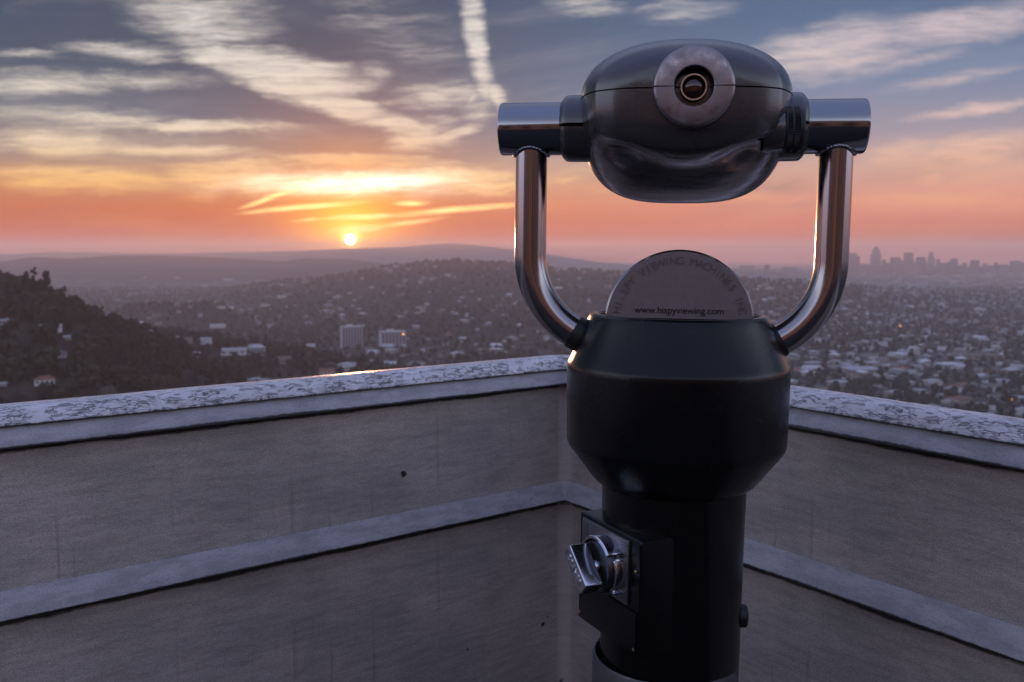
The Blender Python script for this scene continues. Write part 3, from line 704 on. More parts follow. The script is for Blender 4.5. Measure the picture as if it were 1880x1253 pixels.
# focus knob with knurling on the right-hand side
KY, KZ = -.072, Zr(.1905)
bm = bmesh.new(); lathe(bm, [(.0355, .12), (.0355, .149), (.034, .1515)], 56, 'x', (0, KY, KZ)); fb = obj('focus_boss', bm, shell, viewer)
bm = bmesh.new(); n = 180
pr = [(.030, .151), (.0345, .1512), (.0357, .153), (.0357, .155), (.0355, .1552), (.0355, .1625), (.0346, .1633), (.0346, .1650), (.0355, .1658), (.0355, .1735), (.0357, .1738), (.0357, .1785), (.0345, .1812), (.0, .1815)]
rg = lathe(bm, pr[:-1], n, 'x', (0, KY, KZ)); capring(bm, rg[-1])
for ri in (4, 5, 8, 9):
    for k in range(0, n, 2):
        v = rg[ri][k]; c_ = Vector((v.co.x, KY, KZ)); v.co = c_+(v.co-c_)*.972
obj('focus_knob', bm, rubber, viewer, 20)
# round lock on the far side of the post
bm = bmesh.new(); rg = lathe(bm, [(.020, .10), (.020, .1285), (.0175, .132), (.008, .134)], 40, 'x', (0, 0, 0)); capring(bm, rg[-1])
lk = obj('post_lock', bm, rubber, viewer); lk.location = (0, -.01, Zr(-.632)); lk.rotation_euler = (0, 0, math.radians(4))

# coin box, turned to the left of the post
nv = Vector((-.90, -.435, 0)).normalized(); tvv = Vector((.435, -.90, 0)).normalized()
Rw = Matrix((tvv, nv*-1, Vector((0, 0, 1)))).transposed()         # local x = tangent, -y = outward, z = up
CB = empty('coin_box', (0, 0, 0)); CB.parent = viewer
CB.rotation_euler = (Matrix.Rotation(-YAW, 3, 'Z') @ Rw).to_euler(); nl = Matrix.Rotation(-YAW, 3, 'Z') @ nv; CB.location = (-nl.x*.0125, -nl.y*.0125, Zr(-.5585))
bm = bmesh.new()
W2, H2 = .0965, .0975
box(bm, (.004, -.0725, 0), (2*W2, .145, 2*H2), bev=.006, seg=3)
box(bm, (.004, -.1462, -.0565), (2*W2-.012, .004, .070), bev=.0015)
obj('coin_case', bm, blackp, CB)
CM = empty('coin_mechanism', (0, 0, 0)); CM.parent = CB
# third level must stay a leaf: plate, dial and handle are meshes of the coin box itself
bpy.data.objects.remove(CM)
bm = bmesh.new()
box(bm, (-.002, -.1475, .0375), (.146, .006, .108), bev=.002)
for k in range(22):
    zz = .0375-.046+k*.0044
    for xx in (-.063, .060): box(bm, (xx, -.1512, zz), (.016, .0022, .0019))
obj('face_plate', bm, metal('plate_zinc', (.26, .26, .27, 1), .36, var=.25, metallic=.9), CB)
DX, DZ = .013, .0345
bm = bmesh.new()
rg = lathe(bm, [(.0500, -.149), (.0500, -.158), (.0490, -.1605), (.0445, -.1612), (.0440, -.1740), (.0425, -.1765), (.0385, -.1767), (.0375, -.1750), (.012, -.1745)], 72, 'y', (DX, 0, DZ)); capring(bm, rg[-1])
obj('coin_dial', bm, metal('dial_dark', (.10, .10, .105, 1), .38, var=.3, metallic=.95), CB, 30)
bm = bmesh.new()                                                  # chrome shroud over the dial with a coin notch
lathe(bm, [(.0455, -.150), (.0515, -.150), (.0515, -.1755), (.0500, -.1775), (.0462, -.1775), (.0455, -.1760), (.0455, -.150)], 60, 'y', (DX, 0, DZ), math.radians(38), math.radians(168))
lathe(bm, [(.0455, -.150), (.0515, -.150), (.0515, -.1665), (.0500, -.1685), (.0462, -.1685), (.0455, -.1670), (.0455, -.150)], 30, 'y', (DX, 0, DZ), math.radians(-38), math.radians(26))
for a in (38, 26, -38):
    a = math.radians(a); box(bm, (DX+math.cos(a)*.051, -.158, DZ+math.sin(a)*.051), (.010, .018, .004), M=Matrix.Rotation(-a, 3, 'Y'), bev=.001)
bmesh.ops.remove_doubles(bm, verts=bm.verts[:], dist=1e-6)
obj('dial_shroud', bm, chrome, CB, 30)
bm = bmesh.new(); rg = lathe(bm, [(.011, -.174), (.0105, -.178), (.0085, -.181), (.0085, -.186)], 40, 'y', (DX, 0, DZ)); obj('dial_hub', bm, chrome, CB)
hang = math.radians(47)
Mh = Matrix.Rotation(-hang, 3, 'Y')
bm = bmesh.new(); box(bm, (DX, -.1985, DZ), (.029, .033, .077), M=Matrix.Rotation(-hang, 3, 'Y'), bev=.0035, seg=3)
hd = obj('turn_handle', bm, chrome, CB)
me = text_mesh('BEAVER', .0155, .0010, 1.05)
lo = link('handle_lettering', me, metal('raised_letter', (.85, .85, .87, 1), .3), CB)
R1 = Matrix.Rotation(-hang, 4, 'Y') @ Matrix.Rotation(PI/2, 4, 'Y') @ Matrix.Rotation(PI/2, 4, 'X')
lo.matrix_local = Matrix.Translation((DX, -.2156, DZ)) @ R1 @ Matrix.Translation((0, -.0053, 0))
brass = metal('brass_screw', (.45, .33, .16, 1), .35)
for xx, zz in ((.090, .046), (.090, -.083), (-.083, -.083)):
    bm = bmesh.new(); lathe(bm, [(.0035, -.146), (.0035, -.1475), (.0028, -.1486), (.0003, -.1488)], 16, 'y', (xx, 0, zz))
    obj('case_screw', bm, brass, CB)

# ------------------------------------------------------------------ trees and houses of the valley
def tinted(name, rough=.9, var=.25, scale=.6):
    m, t, b = material(name)
    a = t.new('ShaderNodeAttribute', attribute_name='tint').outputs['Color']
    w = t.noise(geo_co(t), scale, 3, .6)
    t.put(b.inputs['Base Color'], t.mix(1.0, a, t.mix(w, (1+var, 1+var, 1+var, 1), (1-var, 1-var, 1-var, 1)), 'MULTIPLY'))
    b.inputs['Roughness'].default_value = rough; b.inputs['Specular IOR Level'].default_value = .2
    return m
def hidden(x, y, z, n=24):                                        # is a point behind a ridge, as seen from the terrace
    s = np.linspace(.15, .97, n)[:, None]
    return ((terr(x[None]*s, y[None]*s)-z[None]*s) > 0).any(0)
def wall_line(px): return np.where(px < 1040, 752-.0932*px, 655+(px-1040)*.149)
def in_view(x, y, z):
    px, py = proj(x, y, z)
    v = (px > 2) & (px < 1878) & (py < wall_line(px)-4)
    v &= ~((px > 1045) & (px < 1440) & (py > 585)) & ~((px > 1113) & (px < 1378) & (py > 490))
    v &= ~((px > 945) & (px < 1003) & (py < 520)) & ~((px > 1500) & (px < 1557) & (py < 520))
    return v, px, py
def wooded(x, y):                                                 # share of the ground that trees cover
    w = .55+1.5*fbm(x/230, y/230, 3)
    px, py = proj(x, y, terr(x, y))
    w = w+np.clip((700-px)/500, 0, 1)*np.clip((py-560)/60, 0, 1)*.22
    w = w+np.where((px > 1400), -.10, 0)+np.clip((2700-y)/900, 0, 1)*.08
    w = np.where((y < 1000) & (px < 420), np.maximum(w, .85), w)
    return np.clip(w, .06, 1)
def scatter(y0, y1, step, keep):
    X_, Y_ = [], []
    n = int((y1-y0)/step)
    for k in range(n):
        y = y0+k*step; m = int(1.34*y/step)
        x = -.67*y+np.arange(m)*step+rng.uniform(-.5, .5, m)*step; yy = y+rng.uniform(-.5, .5, m)*step
        X_.append(x); Y_.append(yy)
    X_ = np.concatenate(X_); Y_ = np.concatenate(Y_)
    k = rng.random(len(X_)) < keep(X_, Y_); return X_[k], Y_[k]

# --- trees
tx, ty, ts = [], [], []
for y0, y1, st_, s0, s1 in ((420, 1000, 13, 3.5, 13), (1000, 1800, 14, 3, 10), (1800, 3000, 19, 5, 10), (3000, 5200, 33, 7, 14)):
    a, b = scatter(y0, y1, st_, lambda x, y: wooded(x, y))
    tx.append(a); ty.append(b); ts.append(s0+(s1-s0)*rng.random(len(a))**1.6)
tx = np.concatenate(tx); ty = np.concatenate(ty); ts = np.concatenate(ts)
tz = terr(tx, ty)
px, py = proj(tx, ty, tz); ok = (py < wall_line(np.clip(px, 0, 1880))+45) & (px > -160) & (px < 2040)
tx, ty, ts, tz = tx[ok], ty[ok], ts[ok], tz[ok]
# --- houses
hx, hy, hs = [], [], []
for y0, y1, st_, s0, s1 in ((600, 1900, 27, 9, 26), (1900, 3000, 31, 10, 22), (3000, 5200, 60, 14, 30), (5200, 8600, 105, 24, 62)):
    a, b = scatter(y0, y1, st_, lambda x, y: np.clip(1.0-wooded(x, y), .02, 1)*np.where(proj(x, y, terr(x, y))[0] > 1300, 1.0, np.where(y < 2000, .46, .34)))
    hx.append(a); hy.append(b); q = rng.random(len(a)); hs.append(s0+(s1-s0)*q**2.2+np.where(rng.random(len(a)) < .03, 16, 0))
hx = np.concatenate(hx); hy = np.concatenate(hy); hs = np.concatenate(hs); hz_ = terr(hx, hy)
px, py = proj(hx, hy, hz_); bare = (hy < 1000) & (hx < -.25*hy); st_a = hx*.906+hy*.423; st_b = hy*.906-hx*.423
road = ((st_a % 118) < 15) | ((st_b % 64) < 15)
ok = ~bare & ~((hy > 5200) & (hz_ > BASE+45)) & ~(road & (hy < 5200)) & (py < wall_line(np.clip(px, 0, 1880))+25) & (px > -120) & (px < 2000)
hx, hy, hs, hz_ = hx[ok], hy[ok], hs[ok], hz_[ok]
SPECIAL = []
for px_, py_, wpx, y_, kind, ri, wi, rz, lab in (
        (8, 600, 24, 800, 'flat', 0, 2, .2, 'grey flat-roofed house at the left frame edge on the dark hill'),
        (126, 626, 16, 800, 'gable', 0, 1, .4, 'small cream gabled house right of the wide white house on the dark hill'),
        (186, 628, 13, 1000, 'flat', 1, 0, .2, 'tiny white flat-roofed house at the right foot of the dark hill'),
        (217, 623, 16, 1100, 'block', 0, 0, .3, 'pale stepped house beside the tiny white flat-roofed house'),
        (203, 590, 26, 1500, 'hip', 0, 1, .2, 'pale hipped house seen past the falling crest of the dark hill'),
        (108, 657, 26, 750, 'hip', 4, 2, .3, 'grey house with dark hipped roof low on the dark hill'),
        (6, 712, 14, 620, 'gable', 0, 2, .2, 'grey gabled house cut by the left frame edge just above the parapet'),
        (330, 632, 40, 1250, 'flat', 2, 3, .1, 'long brown flat roof between the pale roofs left of centre'),
        (520, 668, 26, 1300, 'gable', 2, 3, .4, 'tan house with brown gabled roof in the woods above the left parapet'),
        (570, 640, 18, 1600, 'block', 1, 0, .1, 'white stepped house left of the apartment slabs'),
        (82, 708, 34, 640, 'hip', 3, 0, .5, 'white house with red tiled hipped roof low on the dark slope at left'),
        (92, 612, 34, 720, 'flat', 1, 0, .1, 'wide white flat-roofed house halfway down the dark hill'),
        (400, 602, 26, 1900, 'flat', 1, 0, .2, 'bright white flat roof above the middle of the left parapet'),
        (280, 633, 36, 1500, 'flat', 1, 2, .15, 'long pale grey roof among dark trees left of centre'),
        (376, 632, 22, 1700, 'block', 0, 0, -.3, 'pale stepped house just below the bright white flat roof'),
        (430, 652, 44, 1650, 'flat', 0, 0, .2, 'wide pale grey house above the left parapet'),
        (472, 645, 28, 1700, 'hip', 0, 1, .4, 'cream house with pale hipped roof beside the wide pale grey house'),
        (355, 660, 24, 1450, 'gable', 1, 0, .5, 'small white gabled house below the stepped house'),
        (258, 596, 10, 1500, 'gable', 1, 0, .3, 'tiny bright gable at the foot of the dark hill'),
        (600, 690, 26, 1450, 'gable', 3, 0, .3, 'white house with red gabled roof just above the left parapet'),
        (640, 682, 22, 1500, 'block', 0, 0, .2, 'white stepped house just above the left parapet'),
        (1490, 682, 30, 1500, 'block', 1, 0, .25, 'bright white stepped building beside the right edge of the viewer'),
        (1580, 684, 62, 1560, 'flat', 0, 2, .1, 'long low grey roof right of the bright white building'),
        (1650, 655, 30, 1750, 'flat', 1, 0, .2, 'white flat-roofed building above the long grey roof'),
        (1790, 657, 80, 1800, 'flat', 2, 3, .05, 'long brown building at the right edge of the valley'),
        (1760, 738, 40, 1250, 'hip', 3, 3, .3, 'tan house with red hipped roof just above the right parapet'),
        (1740, 675, 40, 1650, 'flat', 1, 2, .2, 'wide white roof below the long brown building')):
    U_, V_ = ray(px_, py_)                                        # where the sight line meets the ground
    yy_ = np.linspace(450, 5200, 2400); zz_ = terr(U_*yy_, yy_); below = np.where(V_*yy_ < zz_)[0]
    if len(below): y_ = float(yy_[below[0]])
    SPECIAL.append((U_*y_, y_, terr1(U_*y_, y_), wpx*y_/F, kind, ri, wi, rz, lab))
# trees standing on top of a house are moved out: drop those within the footprint
cell = {}
for k in range(len(hx)): cell.setdefault((int(hx[k]//40), int(hy[k]//40)), []).append(k)
drop = np.zeros(len(tx), bool)
for k in range(len(tx)):
    for k2 in cell.get((int(tx[k]//40), int(ty[k]//40)), ()):
        if (tx[k]-hx[k2])**2+(ty[k]-hy[k2])**2 < (hs[k2]*.55+ts[k]*.35)**2: drop[k] = True; break
for x_, y_, z_, w_, *_ in SPECIAL: drop |= (np.abs(tx-x_) < w_*.62+ts*.4) & (ty-y_ < w_*.5) & (ty-y_ > -16-w_*.6)
tx, ty, ts, tz = tx[~drop], ty[~drop], ts[~drop], tz[~drop]

# --- choose the ones that show largest as individuals
def pick(x, y, z, s, n):
    v, px, py = in_view(x, y, z+s*.6); vis = np.where(v)[0]
    vis = vis[np.argsort(-(s/y)[vis])][:n*3]
    h = hidden(x[vis], y[vis], z[vis]+s[vis]*.6); return vis[~h][:n]
ti = pick(tx, ty, tz, ts, 250); hi_ = pick(hx, hy, hz_, hs, 240)

TREE_COL = [(.012, .015, .011), (.021, .025, .018), (.008, .011, .009), (.038, .034, .024), (.016, .020, .017)]
def ico(sub):
    b = bmesh.new(); bmesh.ops.create_icosphere(b, subdivisions=sub, radius=1.0)
    v = np.array([q.co[:] for q in b.verts]); f = np.array([[q.index for q in fc.verts] for fc in b.faces]); b.free(); return v, f
def crowd_trees(name, idx, sub, label):
    v0, f0 = ico(sub); n = len(idx); nv = len(v0)
    jit = 1+.32*(rng.random((n, nv, 1))-.5)*2*.8
    V_ = v0[None]*jit; s = ts[idx][:, None]
    hgt = s*(1.0+.55*rng.random((n, 1)))
    V_ = np.stack([V_[..., 0]*s*.62+tx[idx][:, None], V_[..., 1]*s*.62+ty[idx][:, None], V_[..., 2]*hgt*.6+hgt*.55+tz[idx][:, None]+EYE], -1)
    F_ = (f0[None]+(np.arange(n)*nv)[:, None, None]).reshape(-1)
    base = np.array(TREE_COL)[rng.integers(0, 5, n)][:, None, :]*(.5+1.1*rng.random((n, 1, 1)))*(.8+.4*rng.random((n, nv, 1)))
    col = np.concatenate([base, np.ones((n, nv, 1))], -1).reshape(-1, 4)
    o = link(name, np_mesh(name, V_.reshape(-1, 3), F_, 3, None, cols=col), leaf_far); o['kind'] = 'stuff'; o['label'] = label; o['category'] = 'trees'
    return o
leaf_far = tinted('distant_foliage', .95, .5, .5)
rest = np.setdiff1d(np.arange(len(tx)), ti)
nearm = ty[rest] < 1900
crowd_trees('woodland', rest[nearm], 2, 'dark woodland covering the slopes and gardens just beyond the parapet')
crowd_trees('distant_woodland', rest[~nearm], 1, 'hazy mass of trees between the houses further out in the valley')

# individual trees: leaf-clump crowns
def leaf_mat(name, col):
    m, t, b = material(name); w = t.noise(obj_co(t), 2.2, 3, .6)
    t.put(b.inputs['Base Color'], t.mix(w, tuple(c*1.5 for c in col)+(1,), tuple(c*.55 for c in col)+(1,)))
    b.inputs['Roughness'].default_value = .9; b.inputs['Specular IOR Level'].default_value = .2; return m
bark = plain('bark', (.06, .048, .04, 1), .9, .3, 4)
def crown_mesh(kind, seed):
    r = np.random.default_rng(seed); nclump = {'round': 26, 'cypress': 26, 'pine': 22, 'palm': 0}[kind]; V_, F_ = [], []
    def quad(c, s, nrm):
        a = Vector(nrm).orthogonal().normalized(); b = Vector(nrm).cross(a).normalized(); k = len(V_)
        th = r.random()*6.28; a, b = a*math.cos(th)+b*math.sin(th), b*math.cos(th)-a*math.sin(th)
        for q in (a+b*.5, b-a*.6, -a-b*.4, a*.7-b): V_.append(Vector(c)+q*s)
        F_.append((k, k+1, k+2, k+3))
    if kind == 'palm':
        for k in range(16):
            a = 6.283*k/16+r.random()*.3; dr = .5+r.random()*.5
            for q in range(6):
                t_ = (q+1)/6; c = (math.cos(a)*t_*.55, math.sin(a)*t_*.55, .86+.18*t_*dr-.42*t_*t_)
                quad(c, .075*(1.15-t_*.6), (math.cos(a+1.3), math.sin(a+1.3), .8))
        return V_, F_
    for k in range(nclump):
        if kind == 'round':
            th = r.random()*6.283; u = r.random()**.5; zz = .25+.72*r.random(); w = .46*math.sin(PI*min(1, (zz-.1)/.98))**.6
            c = (math.cos(th)*u*w, math.sin(th)*u*w, zz); cr_ = .14+.08*r.random()
        elif kind == 'cypress':
            zz = .1+.86*r.random(); w = .16*(1-((zz-.35)/.75)**2); th = r.random()*6.283; u = r.random()**.5
            c = (math.cos(th)*u*w, math.sin(th)*u*w, zz); cr_ = .075
        else:
            zz = .35+.62*r.random(); w = .34*(1.12-zz); th = r.random()*6.283; u = r.random()**.5
            c = (math.cos(th)*u*w, math.sin(th)*u*w, zz); cr_ = .10
        for q in range(20):
            d = Vector(r.normal(size=3)).normalized(); p = Vector(c)+d*cr_*(.55+.5*r.random())
            quad(p, cr_*.42, d+Vector(r.normal(size=3))*.4)
    return V_, F_
def trunk_mesh(kind):
    bm = bmesh.new()
    top = {'round': .62, 'cypress': .8, 'pine': .92, 'palm': .88}[kind]; r0 = {'round': .045, 'cypress': .03, 'pine': .03, 'palm': .022}[kind]
    rg = lathe(bm, [(r0*1.3, -.06), (r0, .06), (r0*.75, top*.6), (r0*.35, top)], 8)
    if kind == 'round':
        for k in range(5):
            a = 1.256*k+.4; p0 = Vector((0, 0, .3+.05*k)); p1 = p0+Vector((math.cos(a)*.26, math.sin(a)*.26, .26)); sweep(bm, [p0, (p0+p1)/2+Vector((0, 0, .02)), p1], .012, 6, up=Vector((.3, .2, .9)).normalized())
    me = bpy.data.meshes.new('trunk'); bmesh.ops.recalc_face_normals(bm, faces=bm.faces[:]); bm.to_mesh(me); bm.free(); me.materials.append(bark); return me
lm = [leaf_mat('oak_foliage', (.026, .032, .020)), leaf_mat('scrub_foliage', (.036, .035, .022)), leaf_mat('conifer_foliage', (.016, .021, .016))]
protos = {}
for kind, mats in (('round', (0, 1)), ('cypress', (2,)), ('pine', (2,)), ('palm', (0,))):
    for v_ in range(3 if kind == 'round' else 2):
        Vv, Fv = crown_mesh(kind, 11*v_+len(kind)); tm = trunk_mesh(kind)
        for mi in mats:
            me = bpy.data.meshes.new('crown'); me.from_pydata([tuple(q) for q in Vv], [], Fv); me.materials.append(lm[mi])
            protos.setdefault((kind, mi), []).append((me, tm))
NAME = {'round': 'tree', 'cypress': 'cypress_tree', 'pine': 'pine_tree', 'palm': 'palm_tree'}
def side_of(px): return 'beyond the right parapet' if px > 1250 else ('on the dark hill at far left' if px < 270 else 'beyond the left parapet')
def place_tree(x, y, z, h, w, kind, mi, label=None, group=None):
    cm, tm = random.choice(protos[(kind, mi)])
    e = empty(NAME[kind], (x, y, z+EYE), random.random()*6.28); e.scale = (w, w, h)
    if label is None:
        look = {('round', 0): 'dark green round-crowned tree', ('round', 1): 'brownish scrubby round-crowned tree', ('cypress', 2): 'slim dark cypress tree', ('pine', 2): 'pointed dark conifer tree', ('palm', 0): 'tall thin palm tree'}[(kind, mi)]
        label = look+' '+side_of(proj(x, y, z)[0]); group = look+'s '+side_of(proj(x, y, z)[0])
    tag(e, label, 'tree', group)
    link('trunk', tm, None, e); link('crown', cm, None, e)
    return e
for k in ti:
    q = random.random()
    kind, mi = ('round', 0) if q < .5 else ('round', 1) if q < .68 else ('cypress', 2) if q < .78 else ('pine', 2) if q < .94 else ('palm', 0)
    s = float(ts[k]); hgt = s*{'round': 1.5, 'cypress': 2.1, 'pine': 2.0, 'palm': 2.2}[kind]; wid = s*{'round': 1.7, 'cypress': 1.6, 'pine': 1.7, 'palm': 1.0}[kind]
    place_tree(float(tx[k]), float(ty[k]), float(tz[k])-.5, hgt, wid, kind, mi)
# trees on the crest of the dark hill, against the mist
for px_, top, base, kind, mi, wpx, lab in ((8, 530, 548, 'round', 0, 22, 'broad dark tree at the left end of the hill crest'), (37, 526, 545, 'round', 0, 13, 'small round tree left of the tallest tree on the hill crest'),
                                      (50, 521, 545, 'pine', 2, 15, 'tallest dark tree standing up on the hill crest'), (80, 527, 549, 'palm', 0, 7, 'thin palm tree right of the tallest tree on the hill crest'),
                                      (88, 531, 552, 'round', 1, 9, 'low scrubby tree at the right end of the hill crest')):
    U_, V_ = ray(px_, base); y_ = 880.0; z_ = terr1(U_*y_, y_); k_ = y_/F*1.02
    U2, V2 = ray(px_, top)
    place_tree(U_*y_, y_, z_-.6, max(V2*y_-z_+.6, 6.0), wpx*k_/(.5 if kind == 'palm' else .85), kind, mi, lab)

for k in range(30):                                               # ragged line of trees down the crest of the dark hill
    px_ = 100+k*9.2+random.uniform(-5, 5); U_, _ = ray(px_, 560); y_ = 880.0+random.uniform(-30, 25); z_ = terr1(U_*y_, y_)
    kd, mi = random.choice([('round', 0), ('round', 1), ('round', 0), ('pine', 2), ('cypress', 2)]); hh_ = random.uniform(6, 13)*(1 if kd == 'round' else 1.15)
    place_tree(U_*y_, y_, z_-.6, hh_, hh_*random.uniform(.8, 1.25), kd, mi, {('round', 0): 'dark round tree', ('round', 1): 'brownish scrubby tree', ('pine', 2): 'pointed conifer', ('cypress', 2): 'slim cypress'}[(kd, mi)]+' in the ragged line along the falling crest of the dark hill',
               {('round', 0): 'dark round trees', ('round', 1): 'scrubby trees', ('pine', 2): 'conifers', ('cypress', 2): 'cypresses'}[(kd, mi)]+' along the falling hill crest')
# --- houses
ROOF = [('pale grey', (.42, .42, .44)), ('white', (.62, .62, .64)), ('brown', (.13, .10, .085)), ('red tiled', (.20, .09, .065)), ('dark grey', (.10, .10, .105))]
WALL = [('white', (.55, .54, .53)), ('cream', (.44, .40, .35)), ('grey', (.30, .295, .30)), ('tan', (.27, .22, .19))]
roof_m = [plain('roof_'+a.replace(' ', '_'), c+(1,), .8, .25, .5) for a, c in ROOF]; wall_m = [plain('house_wall_'+a, c+(1,), .85, .2, .4) for a, c in WALL]
glass_m = paint('window_glass', (.02, .022, .026, 1), .12, grain=0, spec=.6)
WINS = {}
def house_meshes(kind):
    w = bmesh.new(); r = bmesh.new()
    if kind == 'flat':
        box(w, (0, 0, .19), (1, .72, .42)); box(r, (0, 0, .415), (1.04, .76, .03)); box(r, (.2, .1, .46), (.16, .14, .07))
    elif kind == 'block':
        box(w, (0, 0, .23), (1, .6, .5)); box(w, (.28, -.4, .17), (.42, .22, .38)); box(r, (0, 0, .495), (1.03, .63, .03)); box(r, (.28, -.42, .375), (.45, .22, .03))
    else:
        box(w, (0, 0, .13), (1, .66, .32))
        z0, z1 = .29, .29+(.22 if kind == 'gable' else .18); ins = 0 if kind == 'gable' else .3
        v = [r.verts.new(q) for q in ((-.54, -.38, z0), (.54, -.38, z0), (.54, .38, z0), (-.54, .38, z0), (-.54+ins, 0, z1), (.54-ins, 0, z1))]
        for q in ((0, 1, 5, 4), (2, 3, 4, 5), (1, 2, 5), (3, 0, 4), (3, 2, 1, 0)): r.faces.new([v[k] for k in q])
        box(r, (.2, .1, z1-.02), (.08, .08, .16))
    wins = []; dpt = .36 if kind == 'flat' else (.30 if kind == 'block' else .33); hh = .17 if kind in ('gable', 'hip') else .22
    for xx in (-.36, -.12, .12, .36):
        if kind == 'block' and xx > 0: continue
        wins.append((xx, -dpt-.002, hh))
    out = []
    win = bmesh.new(); box(win, (0, 0, 0), (.13, .008, .11)); WINS[kind] = wins
    for b, nm in ((w, 'wall'), (r, 'roof'), (win, 'window')):
        bmesh.ops.recalc_face_normals(b, faces=b.faces[:]); me = bpy.data.meshes.new(nm); b.to_mesh(me); b.free(); out.append(me)
    return out
HK = ['flat', 'gable', 'hip', 'block']; hm_ = {k: house_meshes(k) for k in HK}; cache = {}
def hmesh(kind, part, mat):
    key = (kind, part, mat.name)
    if key not in cache:
        me = hm_[kind][part].copy(); me.materials.clear(); me.materials.append(mat); cache[key] = me
    return cache[key]
SHAPE = {'flat': 'flat roof', 'gable': 'gabled roof', 'hip': 'hipped roof', 'block': 'stepped flat roof'}
def place_house(x, y, z, s, kind, ri, wi, rz, label=None, group=None, windows=True, hk=1.0):
    e = empty('house' if s < 24 else 'building', (x, y, z+EYE-.6), rz); e.scale = (s, s, min(s, 17)*hk)
    if label is None:
        lk_ = '%s %s with %s %s' % (WALL[wi][0], 'house' if s < 24 else 'building', ROOF[ri][0].replace('red tiled', 'red'), SHAPE[kind])
        sd = side_of(proj(x, y, z)[0]); label = lk_+' '+sd; group = lk_+', '+sd
    tag(e, label, 'house' if s < 24 else 'building', group)
    link('wall', hmesh(kind, 0, wall_m[wi]), None, e); link('roof', hmesh(kind, 1, roof_m[ri]), None, e)
    if windows:
        for q in WINS[kind]: link('window', hmesh(kind, 2, glass_m), None, e).location = q
    return e
RW = np.array([.34, .16, .2, .1, .2])
for k in hi_:
    kind = random.choices(HK, (.3, .3, .25, .15))[0]; ri = int(rng.choice(5, p=RW))
    if kind in ('flat', 'block') and ri in (2, 3): ri = 0
    place_house(float(hx[k]), float(hy[k]), float(hz_[k]), float(hs[k]), kind, ri, int(rng.integers(0, 4)), (.5 if hx[k] > 0 else -.35)+random.choice((0, PI/2))+random.uniform(-.12, .12), windows=hy[k] < 1900)
# houses one can single out: pixel, width in pixels, distance forward, look
for x_, y_, z_, w_, kind, ri, wi, rz, lab in SPECIAL: place_house(x_, y_, z_+1.0, w_, kind, ri, wi, rz, lab, None, True)
# all other houses as one mass
rest = np.setdiff1d(np.arange(len(hx)), hi_)
bx = np.array([(-.5, -.36, -.1), (.5, -.36, -.1), (.5, .36, -.1), (-.5, .36, -.1), (-.5, -.36, .4), (.5, -.36, .4), (.5, .36, .4), (-.5, .36, .4)])
wf_ = np.array([(0, 1, 5, 4), (1, 2, 6, 5), (2, 3, 7, 6), (3, 0, 4, 7)]); rf_ = np.array([(0, 1, 5, 4), (2, 3, 4, 5), (1, 2, 5, 5), (3, 0, 4, 4)])
n = len(rest); s = hs[rest]; ang = np.where(hx[rest] > 0, .5, -.35)+rng.integers(0, 2, n)*PI/2+rng.uniform(-.1, .1, n)
ca, sa = np.cos(ang), np.sin(ang); asp = .6+.9*rng.random(n)
hgt = np.minimum(s, 18)*(.7+.6*rng.random(n))
def xf(P_):
    X_ = P_[None, :, 0]*s[:, None]; Y_ = P_[None, :, 1]*(s*asp)[:, None]
    return np.stack([X_*ca[:, None]-Y_*sa[:, None]+hx[rest][:, None], X_*sa[:, None]+Y_*ca[:, None]+hy[rest][:, None], P_[None, :, 2]*hgt[:, None]+hz_[rest][:, None]+EYE], -1)
gab = rng.random(n) < .5
rp = np.array([(-.53, -.39, .4), (.53, -.39, .4), (.53, .39, .4), (-.53, .39, .4), (-.3, 0, .58), (.3, 0, .58)])
VW = xf(bx); VR = xf(rp); VR[:, 4:, 2] = np.where(gab[:, None], VR[:, 4:, 2], VR[:, :2, 2].mean(1)[:, None]+.15)
wc = np.array([c for _, c in WALL])[rng.integers(0, 4, n)]*.62; rc = np.array([c for _, c in ROOF])[rng.choice(5, n, p=RW)]*(.45+.5*rng.random((n, 1)))
VV = np.concatenate([VW, VR], 1).reshape(-1, 3)
CC = np.concatenate([np.repeat(wc[:, None], 8, 1), np.repeat(rc[:, None], 6, 1)], 1); CC = np.concatenate([CC, np.ones((n, 14, 1))], -1).reshape(-1, 4)
off = (np.arange(n)*14)[:, None, None]
quads = (np.concatenate([wf_, np.array([(8, 9, 13, 12), (10, 11, 12, 13)])])[None]+off).reshape(-1)
me = bpy.data.meshes.new('distant_houses')
fq = quads.reshape(-1, 4).tolist(); ft = (np.array([(9, 10, 13), (11, 8, 12)])[None]+off).reshape(-1, 3).tolist()
me.from_pydata(VV.tolist(), [], fq+ft)
a_ = me.color_attributes.new('tint', 'FLOAT_COLOR', 'POINT'); a_.data.foreach_set('color', CC.astype(np.float32).ravel())
dh = link('distant_houses', me, tinted('house_tint', .85, .3, .12)); dh['kind'] = 'stuff'; dh['label'] = 'hazy spread of small houses and roofs across the valley floor'; dh['category'] = 'houses'

